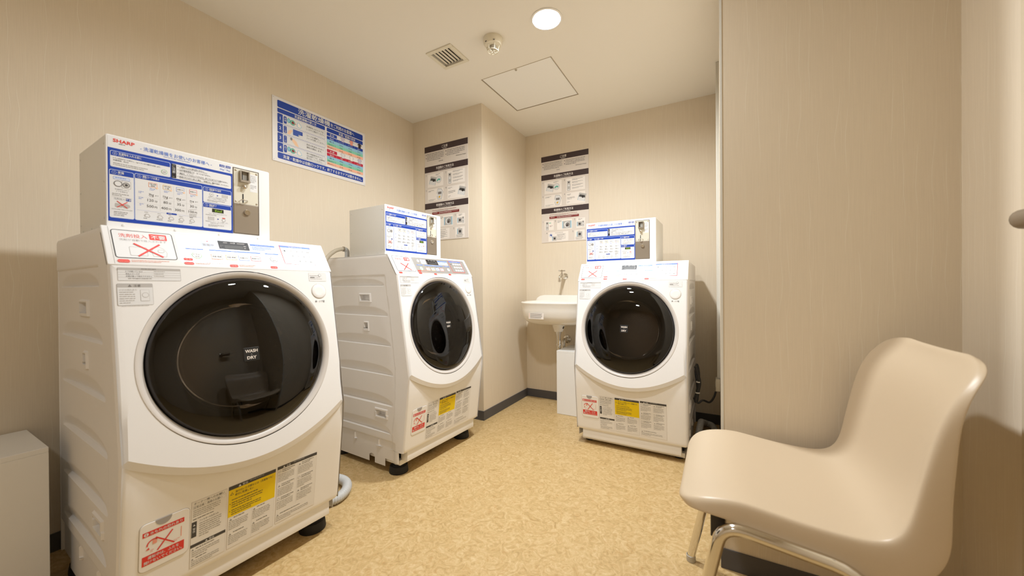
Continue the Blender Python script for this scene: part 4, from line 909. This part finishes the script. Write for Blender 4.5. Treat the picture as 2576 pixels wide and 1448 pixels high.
def make_tap():
    t = tag(empty('wall_tap', (0.987, YB, 1.007)), 'chrome wall tap with cross handle above the sink', 'tap')
    Mw = frame((0, 0, 0), (1, 0, 0), (0, 0, 1))
    mklathe('wall_flange', [(0.0245, 0.0), (0.0255, 0.004), (0.02, 0.011), (0.0125, 0.016), (0.0115, 0.05), (0, 0.05)], M_CHROME, t, Mw, 28)
    mktube('body', [(0, -0.03, 0), (0, -0.075, 0.001), (0, -0.088, 0.0)], 0.013, M_CHROME, t, 18)
    mktube('spout', [(0, -0.078, 0.002), (0, -0.10, 0.004), (0, -0.118, -0.008), (0, -0.122, -0.03), (0, -0.123, -0.044)], 0.0092, M_CHROME, t, 16, 6)
    mklathe('spout_lip', [(0.008, -0.045), (0.011, -0.045), (0.011, -0.036), (0.009, -0.035)], M_CHROME, t, Matrix.Translation((0, -0.123, 0)), 20)
    h = mklathe('valve_stem', [(0.0135, 0.006), (0.0135, 0.018), (0.009, 0.022), (0.007, 0.032), (0.009, 0.036), (0.009, 0.046), (0.004, 0.05), (0, 0.05)], M_CHROME, t, Matrix.Translation((0, -0.07, 0)), 20)
    for i in range(4):
        a = PI/2*i+0.35; c, s = math.cos(a), math.sin(a)
        mktube('handle_arm', [(0.004*c, -0.07+0.004*s, 0.041), (0.016*c, -0.07+0.016*s, 0.042), (0.027*c, -0.07+0.027*s, 0.043)], 0.0, M_CHROME, h, 10, 3, rfun=lambda k: (0.004, 0.004, 0.0042, 0.005, 0.0058, 0.0062, 0.004)[min(k, 6)])
make_tap()

# ------------------------------------------------------------------ wire duct and outlet on the recess side of the partition
def make_duct():
    t = tag(empty('wire_duct', (XR, 2.60, 0.394)), 'slim white wire duct running down the partition edge', 'wire duct')
    mkbox('duct_base', (-0.010, -0.012, 0.0), (-0.0003, 0.012, H-0.394-0.001), M_PVC, t); mkbox('duct_cover', (-0.0165, -0.013, 0.0), (-0.008, 0.013, H-0.394-0.001), M_PVC, t, 0.0025)
make_duct()
def make_outlet():
    t = tag(empty('surface_outlet', (XR, 2.60, 0.323)), 'cream surface-mounted outlet box below the wire duct', 'outlet')
    mkbox('outlet_box', (-0.024, -0.032, 0.0), (-0.0005, 0.032, 0.070), M_OUTLET, t, 0.003)
    mkbox('outlet_face', (-0.0258, -0.012, 0.018), (-0.0235, 0.012, 0.052), mat('outlet_face', (240, 236, 224), 0.35), t, 0.001, 1)
make_outlet()

# ------------------------------------------------------------------ wall signs
def make_wall_sign():
    y0, y1, z1, z0 = 1.270, 1.860, 1.9548, 1.6079; W_, H_ = y1-y0, z1-z0
    t = tag(empty('notice_board', (0.0, (y0+y1)/2, (z0+z1)/2)), 'blue and white instruction sign on the left wall between the machines', 'sign')
    mkbox('sign_plate', (0.0005, -W_/2, -H_/2), (0.0035, W_/2, H_/2), mat('sign_white', (236, 232, 230), 0.3), t, 0.0008, 1)
    p = Print(frame((0.0036, -W_/2, -H_/2), (0, 1, 0), (0, 0, 1)), 0.0003)
    X = lambda f: f*W_; Y = lambda f: f*H_
    p.rr(X(.045), Y(.845), X(.968), Y(.955), 0.006, 'blue'); p.text('洗濯乾燥機', X(.235), Y(.868), 0.0335, 'white', w=0.196, bold=0.02); p.text('をご利用のお客様へ', X(.575), Y(.872), 0.0255, 'white', w=0.165, bold=0.015)
    p.rr(X(.045), Y(.765), X(.51), Y(.832), 0.005, 'blue'); p.text('洗濯乾燥機の使い方', X(.20), Y(.778), 0.018, 'white', w=0.128, bold=0.015)
    p.rr(X(.53), Y(.765), X(.968), Y(.832), 0.005, 'blue'); p.text('洗濯／乾燥の目安', X(.665), Y(.778), 0.018, 'white', w=0.12, bold=0.015)
    rows = (('準備', ('洗濯物を入れてドアを', 'しっかりと閉めてください。')), ('コース選択', ('コースを選択し、', 'スイッチを押してください。')), ('コイン投入', ('指定の料金を入れると', '運転を開始します。')), ('終了', ('残り時間表示が 0 に', 'なれば終了です。洗濯物を', '取り出してください。')))
    for i, (a, b) in enumerate(rows):
        yt = .752-.150*i; yb = yt-.140
        p.frame(X(.045), Y(yb), X(.513), Y(yt), 0.004, 0.0009, 'blue', 'white', 0); p.rr(X(.045), Y(yb), X(.092), Y(yt), 0.004, 'blue', 2); p.text(str(i+1), X(.0685), Y(yt-.092), 0.022, 'white', al='c', bold=0.02, L=4)
        p.rr(X(.1), Y(yb+.014), X(.127), Y(yt-.014), 0.005, 'blue', 3); n = len(a); hh = 0.0135 if n == 2 else 0.0074
        p.text(a, X(.1135), Y(yt-.014)-hh*1.15, hh if n > 2 else 0.011, 'white', vert=True, L=5)
        for k, s in enumerate(b): p.text(s, X(.315), Y(yt-.052-.043*k) if len(b) == 2 else Y(yt-.046-.038*k), 0.0112 if len(b) == 2 else 0.0105, 'dgrey', w=(0.098, 0.112, 0.095)[k] if len(b) == 3 else min(0.112, 0.0105*len(s)), L=4)
        xx, yy = X(.175), Y(yt-.07)
        if i in (0, 3):
            p.disc(xx-0.017, yy+0.004, 0.009, 'teal', 3, ry=0.013); p.disc(xx-0.017, yy+0.004, 0.006, 'sky', 4, ry=0.010); p.disc(xx+0.004, yy, 0.0145, 'teal', 3); p.disc(xx+0.004, yy, 0.0105, 'mint', 4); p.disc(xx+0.005, yy, 0.0075, 'maroon', 5)
            p.line(xx+0.008, yy-0.002, xx+0.025, yy-0.003, 0.002, 'red', 6)
            p.poly([(xx+0.028, yy-0.012), (xx+0.045, yy-0.017), (xx+0.056, yy-0.008), (xx+0.05, yy+0.004), (xx+0.04, yy+0.014), (xx+0.03, yy+0.010)], 'sky', 3); p.poly([(xx+0.031, yy-0.010), (xx+0.044, yy-0.0145), (xx+0.053, yy-0.007), (xx+0.047, yy+0.003), (xx+0.039, yy+0.011), (xx+0.032, yy+0.008)], 'cream', 4)
        elif i == 1:
            p.poly([(xx-0.026, yy-0.018), (xx-0.012, yy-0.02), (xx-0.002, yy-0.004), (xx+0.004, yy+0.008), (xx-0.004, yy+0.010), (xx-0.018, yy+0.002)], 'skin', 3)
            p.rect(xx+0.006, yy-0.014, xx+0.060, yy+0.018, 'blue', 4)
            for k in range(5): p.rect(xx+0.008, yy+0.012-k*0.006, xx+0.058-k*0.004, yy+0.0135-k*0.006, 'lblue', 5)
            p.rect(xx+0.036, yy-0.014, xx+0.060, yy-0.003, 'white', 5)
        else:
            p.poly([(xx-0.006, yy+0.012), (xx+0.008, yy+0.016), (xx+0.026, yy+0.004), (xx+0.038, yy-0.022), (xx+0.018, yy-0.018), (xx+0.004, yy-0.002)], 'skin', 3); p.disc(xx-0.004, yy+0.012, 0.006, 'grey', 4, ry=0.008)
    p.rr(X(.045), Y(.055), X(.968), Y(.148), 0.005, 'blue'); p.text('洗濯・乾燥中は自動ロックです。終了するまでドアは開きません。', X(.092), Y(.076), 0.021, 'white', w=W_*0.86, bold=0.018)
    for k, (c1, word, head, y) in enumerate((('blue', '混 紡', 'blue', .75), ('dred', '木 綿', 'dred', .46))):
        p.rr(X(.53), Y(y-.055), X(.645), Y(y), 0.003, c1, 2); p.text(word, X(.5875), Y(y-.044), 0.0135, 'white', al='c', L=4)
        p.rect(X(.53), Y(y-.115), X(.968), Y(y-.065), head, 2)
        for j, wd in enumerate(('種品名', ('ワイシャツ', '下着')[k], ('ブラウス', 'タオル')[k], ('靴下', 'パジャマ')[k])): p.text(wd, X(.584+.110*j), Y(y-.106), 0.0095, 'white', al='c', L=4)
        for r_, c in enumerate(('sky', 'mint', 'peach')):
            p.rect(X(.53), Y(y-.115-.052*(r_+1)), X(.968), Y(y-.115-.052*r_), c, 2); p.text(('重量／1枚', '少量(400円)コース', '標準(500円)コース')[r_], X(.584), Y(y-.157-.052*r_), 0.0088, 'dgrey', w=0.056 if r_ else 0.03, al='c', L=4)
            for j in range(3): p.text((('約200g', '約200g', '約70g'), ('約4枚', '約4枚', '約10枚'), ('約10枚', '約10枚', '約30枚'))[r_][j], X(.694+.110*j), Y(y-.157-.052*r_), 0.0085, 'dgrey', al='c', L=4)
        for j in (1, 2, 3): p.rect(X(.529+.110*j), Y(y-.27), X(.529+.110*j)+0.0004, Y(y-.065), 'white', 3)
        cs = (('violet', 'salmon', 'brown'), ('white', 'cream', 'violet'))[k]
        for j, c in enumerate(cs):
            x = X(.715+.105*j); yy = Y(y-.03)
            p.poly([(x-0.010, yy-0.016), (x+0.010, yy-0.016), (x+0.010, yy+0.006), (x+0.017, yy), (x+0.014, yy+0.010), (x+0.006, yy+0.016), (x-0.006, yy+0.016), (x-0.014, yy+0.010), (x-0.017, yy), (x-0.010, yy+0.006)], 'grey', 2)
            p.poly([(x-0.009, yy-0.015), (x+0.009, yy-0.015), (x+0.009, yy+0.007), (x+0.0155, yy+0.001), (x+0.013, yy+0.009), (x+0.006, yy+0.015), (x-0.006, yy+0.015), (x-0.013, yy+0.009), (x-0.0155, yy+0.001), (x-0.009, yy+0.007)], c, 3)
    p.build('sign_print', t)
    for a in (-1, 1):
        for b in (-1, 1): mklathe('nail', [(0, 0.0009), (0.002, 0.0)], M_STEEL, t, frame((0.0036, a*(W_/2-0.007), b*(H_/2-0.008)), (0, 1, 0), (0, 0, 1)), 10)
make_wall_sign()
def make_poster(loc, label):
    W_, H_ = 0.4023, 0.7092
    t = tag(empty('instruction_poster', loc), label, 'poster', 'brown-banded laundry instruction posters')
    mkbox('poster_board', (0, -0.0035, -H_), (W_, -0.0005, 0), ink('beige'), t, 0.0004, 1)
    p = Print(frame((0, -0.0036, -H_), (1, 0, 0), (0, 0, 1)), 0.0003); X = lambda f: f*W_; Y = lambda f: (1-f)*H_
    for y, a, b in ((.0, 'ご注意', 'Attention'), (.213, '洗濯機のご利用方法', 'How to use the washing machine'), (.602, '乾燥機のご利用方法', 'How to use the dryer machine')):
        p.rect(0, Y(y+.062), W_, Y(y), 'brown'); p.text(a, X(.48), Y(y+.040), 0.021, 'cream', w=0.0195*len(a)*0.94, al='c', bold=0.008); p.text(b, X(.48), Y(y+.056), 0.0082, 'cream', w=0.0042*len(b), al='c', bold=0.01)
    for k, x in ((0, .06), (1, .53)):
        for i, y in enumerate((.083, .118)): p.disc(X(x-.02), Y(y+.003), 0.0034, 'brown', 1, 10)
        p.lines(X(x), Y(.079), X(x+.42), 5 if k == 0 else 4, 0.0118, 'grey', 2, fill=0.95, ht=0.36)
    p.lines(X(.34), Y(.172), X(.47), 1, 0.01, 'dgrey', 2, fill=1); p.text('Administration Manager', X(.96), Y(.160), 0.010, 'dgrey', w=0.09, al='r')
    def card(x0, y0, x1, y1, num): p.rect(X(x0), Y(y1), X(x1), Y(y0), 'cream', 1); p.text(num, X(x0-.035), Y(y0+.018), 0.018, 'grey', al='c')
    def washer(x, y, s, ang=0.28):
        R_ = lambda a, b: (x+(a*math.cos(ang)+b*math.sin(ang))*s, y+(b*math.cos(ang)-a*math.sin(ang))*s)
        p.poly([R_(-1, -1), R_(1, -1), R_(1, 1), R_(-1, 1)], 'lgrey', 2); p.poly([R_(-.92, -1.0), R_(.92, -1.0), R_(.92, -.1), R_(-.92, -.1)], 'white', 3); p.poly([R_(-.9, 0), R_(.9, 0), R_(.7, .55), R_(-.7, .55)], 'dgrey', 4); p.disc(*R_(.2, .1), s*.3, 'black', 5)
        p.line(*R_(-1, -1), *R_(-1, .2), 0.0012, 'sky', 5)
    def bottle(x, y, s): p.rr(x-s*.35, y-s, x+s*.35, y+s*.35, s*.1, 'grey', 2); p.rr(x-s*.29, y-s*.94, x+s*.29, y+s*.29, s*.08, 'white', 3); p.rect(x-s*.22, y-s*.7, x+s*.22, y-s*.15, 'lgrey', 4); p.rr(x-s*.36, y+s*.42, x+s*.36, y+s*1.0, s*.05, 'lgrey', 3); p.disc(x, y+s*.7, s*.14, 'brown', 4)
    def dryer(x, y, s, open_=False): p.rect(x-s, y-s, x+s, y+s, 'lgrey', 2); p.rect(x-s*1.25, y-s, x-s, y+s, 'sky', 2); p.disc(x, y, s*.55, 'grey', 3); p.disc(x, y, s*.38, 'black', 4)
    card(.07, .295, .445, .435, '1'); washer(X(.2), Y(.37), 0.03); p.ring(X(.335), Y(.365), 0.026, 0.0012, 'grey', 'white', 3); p.poly([(X(.29), Y(.37)), (X(.33), Y(.355)), (X(.375), Y(.36)), (X(.37), Y(.378)), (X(.33), Y(.37)), (X(.30), Y(.385))], 'teal', 5); p.lines(X(.27), Y(.305), X(.40), 2, 0.007, 'dgrey')
    card(.54, .295, .93, .435, '2'); bottle(X(.595), Y(.375), 0.038); 
    for i in range(4): p.lines(X(.665), Y(.305+.032*i), X(.90), 2, 0.0068, 'dgrey', fill=.95)
    card(.07, .455, .445, .585, '3'); p.lines(X(.09), Y(.47), X(.25), 2, 0.0068, 'dgrey'); p.lines(X(.09), Y(.565), X(.3), 2, 0.0065, 'grey')
    p.poly([(X(.31), Y(.575)), (X(.40), Y(.575)), (X(.44), Y(.50)), (X(.40), Y(.465)), (X(.31), Y(.46)), (X(.28), Y(.52))], 'lgrey', 2); p.poly([(X(.315), Y(.57)), (X(.395), Y(.57)), (X(.43), Y(.50)), (X(.395), Y(.47)), (X(.315), Y(.465)), (X(.29), Y(.52))], 'white', 3)
    p.poly([(X(.23), Y(.51)), (X(.28), Y(.50)), (X(.31), Y(.53)), (X(.27), Y(.545))], 'cream', 4); p.poly([(X(.33), Y(.545)), (X(.37), Y(.535)), (X(.37), Y(.555)), (X(.335), Y(.56))], 'gold', 4); p.rect(X(.32), Y(.52), X(.40), Y(.495), 'grey', 4)
    card(.54, .455, .93, .585, '4'); p.lines(X(.56), Y(.47), X(.66), 2, 0.0068, 'dgrey'); p.lines(X(.56), Y(.505), X(.75), 3, 0.0068, 'dgrey'); p.lines(X(.56), Y(.555), X(.62), 2, 0.0068, 'grey'); washer(X(.865), Y(.52), 0.030)
    p.lines(X(.18), Y(.682), X(.83), 1, 0.009, 'maroon', 2, fill=1); p.lines(X(.28), Y(.694), X(.72), 1, 0.006, 'grey', 2, fill=1)
    p.rect(X(.175), Y(.728), X(.80), Y(.702), 'maroon', 1); p.lines(X(.20), Y(.711), X(.32), 1, 0.010, 'cream', 3, fill=1); p.rect(X(.345), Y(.724), X(.35), Y(.706), 'cream', 3); p.lines(X(.36), Y(.709), X(.78), 2, 0.006, 'cream', 3, fill=1)
    card(.07, .748, .27, .858, '1'); bottle(X(.125), Y(.808), 0.033); p.line(X(.165), Y(.775), X(.21), Y(.775), 0.006, 'mint', 4); p.lines(X(.18), Y(.805), X(.26), 2, 0.007, 'maroon')
    card(.34, .748, .66, .862, '2'); p.lines(X(.35), Y(.758), X(.45), 3, 0.0065, 'dgrey'); p.rect(X(.455), Y(.85), X(.645), Y(.768), 'lgrey', 2); p.rect(X(.455), Y(.85), X(.47), Y(.768), 'sky', 3); p.rect(X(.625), Y(.85), X(.645), Y(.768), 'sky', 3); p.disc(X(.55), Y(.81), 0.024, 'white', 3); p.disc(X(.565), Y(.81), 0.017, 'grey', 4); p.poly([(X(.53), Y(.825)), (X(.56), Y(.80)), (X(.575), Y(.82)), (X(.55), Y(.835))], 'brown', 5)
    card(.745, .748, .925, .858, '3'); p.lines(X(.79), Y(.757), X(.88), 2, 0.0068, 'dgrey'); dryer(X(.815), Y(.815), 0.018); bottle(X(.885), Y(.815), 0.022)
    card(.15, .882, .58, .99, '4'); p.ring(X(.205), Y(.918), 0.0155, 0.0009, 'lblue', 'white', 3); p.poly([(X(.175), Y(.92)), (X(.205), Y(.905)), (X(.23), Y(.915)), (X(.22), Y(.93)), (X(.2), Y(.92))], 'blue', 5); dryer(X(.285), Y(.957), 0.017); p.line(X(.22), Y(.93), X(.265), Y(.95), 0.0012, 'lblue', 4); p.lines(X(.30), Y(.892), X(.54), 1, 0.007, 'dgrey', fill=1)
    for i in range(4): p.lines(X(.335), Y(.909+.0185*i), X(.56), 2, 0.006, 'dgrey')
    card(.71, .882, .92, .99, '5'); p.lines(X(.775), Y(.892), X(.84), 1, 0.0068, 'dgrey', fill=1); dryer(X(.815), Y(.928), 0.02); p.lines(X(.73), Y(.96), X(.91), 3, 0.007, 'dgrey')
    p.build('poster_print', t)
make_poster((0.1215, YP, 1.9849), 'brown-banded instruction poster on the pillar behind the middle machine')
make_poster((0.7858, YB, 1.9954), 'brown-banded instruction poster on the back wall above the sink')

# ------------------------------------------------------------------ chair
def make_chair():
    cy = 1.302; t = tag(empty('shell_chair', (2.2, cy, 0)), 'beige plastic shell chair with chrome legs in front of the partition', 'chair')
    q = lambda x, z: (x-2.2, z)
    prof = [(1.979, 0.418, 0.150, 0.004), (1.980, 0.428, 0.168, 0.010), (1.986, 0.440, 0.190, 0.014), (2.001, 0.451, 0.207, 0.018), (2.020, 0.459, 0.216, 0.022), (2.048, 0.467, 0.219, 0.030), (2.093, 0.473, 0.219, 0.038), (2.128, 0.470, 0.219, 0.046), (2.194, 0.460, 0.219, 0.055), (2.250, 0.456, 0.219, 0.062), (2.290, 0.455, 0.219, 0.068), (2.318, 0.459, 0.219, 0.070), (2.338, 0.470, 0.219, 0.066), (2.351, 0.490, 0.219, 0.054),
            (2.360, 0.520, 0.219, 0.042), (2.368, 0.566, 0.219, 0.034), (2.378, 0.617, 0.219, 0.028), (2.392, 0.680, 0.219, 0.018), (2.406, 0.718, 0.218, 0.012), (2.420, 0.744, 0.2155, 0.007), (2.432, 0.761, 0.210, 0.005), (2.442, 0.774, 0.203, 0.004), (2.450, 0.783, 0.191, 0.003), (2.457, 0.790, 0.173, 0.002), (2.463, 0.794, 0.150, 0.002), (2.470, 0.795, 0.125, 0.001)]
    n = len(prof); P_ = [Vector((a-2.2, 0, b)) for a, b, _, _ in prof]; bm = new(); rows = []
    ws = [-1, -0.97, -0.9, -0.78, -0.6, -0.4, -0.2, 0, 0.2, 0.4, 0.6, 0.78, 0.9, 0.97, 1]
    for i in range(n):
        tg = (P_[min(i+1, n-1)]-P_[max(i-1, 0)]).normalized(); nm = Vector((tg.z, 0, -tg.x))      # towards the underside / rear
        f = i/(n-1); hw, fl = prof[i][2], prof[i][3]
        dip = 0.016*math.exp(-((f-0.30)/0.16)**2) + 0.030*math.exp(-((f-0.60)/0.16)**2) + 0.012*math.exp(-((f-0.85)/0.12)**2)
        row = []
        for s_, seq in ((-1, (1.0, 0.85, 0.5, 0.18)), (0, None), (1, (0.18, 0.5, 0.85, 1.0))):
            if s_ == 0:
                for w_ in ws:
                    e = max(0, (abs(w_)-0.9)/0.1)
                    row.append(bm.verts.new(P_[i] + Vector((0, w_*hw, 0)) + nm*(dip*(1-abs(w_)**2.2) + 0.003*e*e)))
            else:
                for k in seq: row.append(bm.verts.new(P_[i] + Vector((0, s_*(hw+0.003+0.008*min(1, k*1.3)), 0)) + nm*(0.004+fl*k)))
        rows.append(row)
    for A, B in zip(rows, rows[1:]):
        for j in range(len(A)-1): bm.faces.new((A[j], A[j+1], B[j+1], B[j]))
    o = obj('seat_shell', bm, M_CHAIR, t, smooth=True, auto=180)
    md = o.modifiers.new('thick', 'SOLIDIFY'); md.thickness = 0.0045; md.offset = 0; md = o.modifiers.new('round', 'SUBSURF'); md.levels = 1; md.render_levels = 2
    def arc_pts(p, a, b, k=6):
        p, a, b = Vector(p), Vector(a), Vector(b); return [(1-s)**2*a + 2*s*(1-s)*p + s*s*b for s in [i/k for i in range(k+1)]]
    for s in (-1, 1):
        yt, yb_ = s*0.236, s*0.247
        F0 = Vector((1.979-2.2, yb_, 0.014)); F1 = Vector((2.060-2.2, yt+s*0.001, 0.385)); Bc = Vector((2.068-2.2, yt, 0.423)); R0 = Vector((2.112-2.2, yt, 0.420))
        R1 = Vector((2.245-2.2, yt, 0.404)); Bd = Vector((2.296-2.2, yt, 0.398)); G1 = Vector((2.314-2.2, yt+s*0.002, 0.345)); G0 = Vector((2.425-2.2, yb_, 0.014))
        mktube('leg_frame', [F0, F0.lerp(F1, 0.5)] + arc_pts(Bc, F1, R0) + [R0.lerp(R1, 0.5)] + arc_pts(Bd, R1, G1) + [G1.lerp(G0, 0.5), G0], 0.0125, M_CHROME, t, 20)
        for q_ in (F0, G0): mklathe('foot_cap', [(0, -0.014), (0.0135, -0.014), (0.0145, -0.01), (0.0145, 0.006), (0.0128, 0.007)], mat('cap_grey', (190, 184, 174), 0.5), t, Matrix.Translation(q_), 20)
        for x, z in ((2.06, 0.425), (2.29, 0.405)): mkbox('mount_bracket', (x-2.2-0.014, s*0.205-0.003, z-0.05), (x-2.2+0.014, s*0.205+0.003, z+0.012), mat('bracket_dark', (58, 52, 46), 0.45), t, 0.001, 1)
    for x, z in ((2.068, 0.398), (2.29, 0.380)): mktube('cross_tube', [(x-2.2, -0.236, z), (x-2.2, 0.236, z)], 0.009, M_STEEL, t, 14)
make_chair()
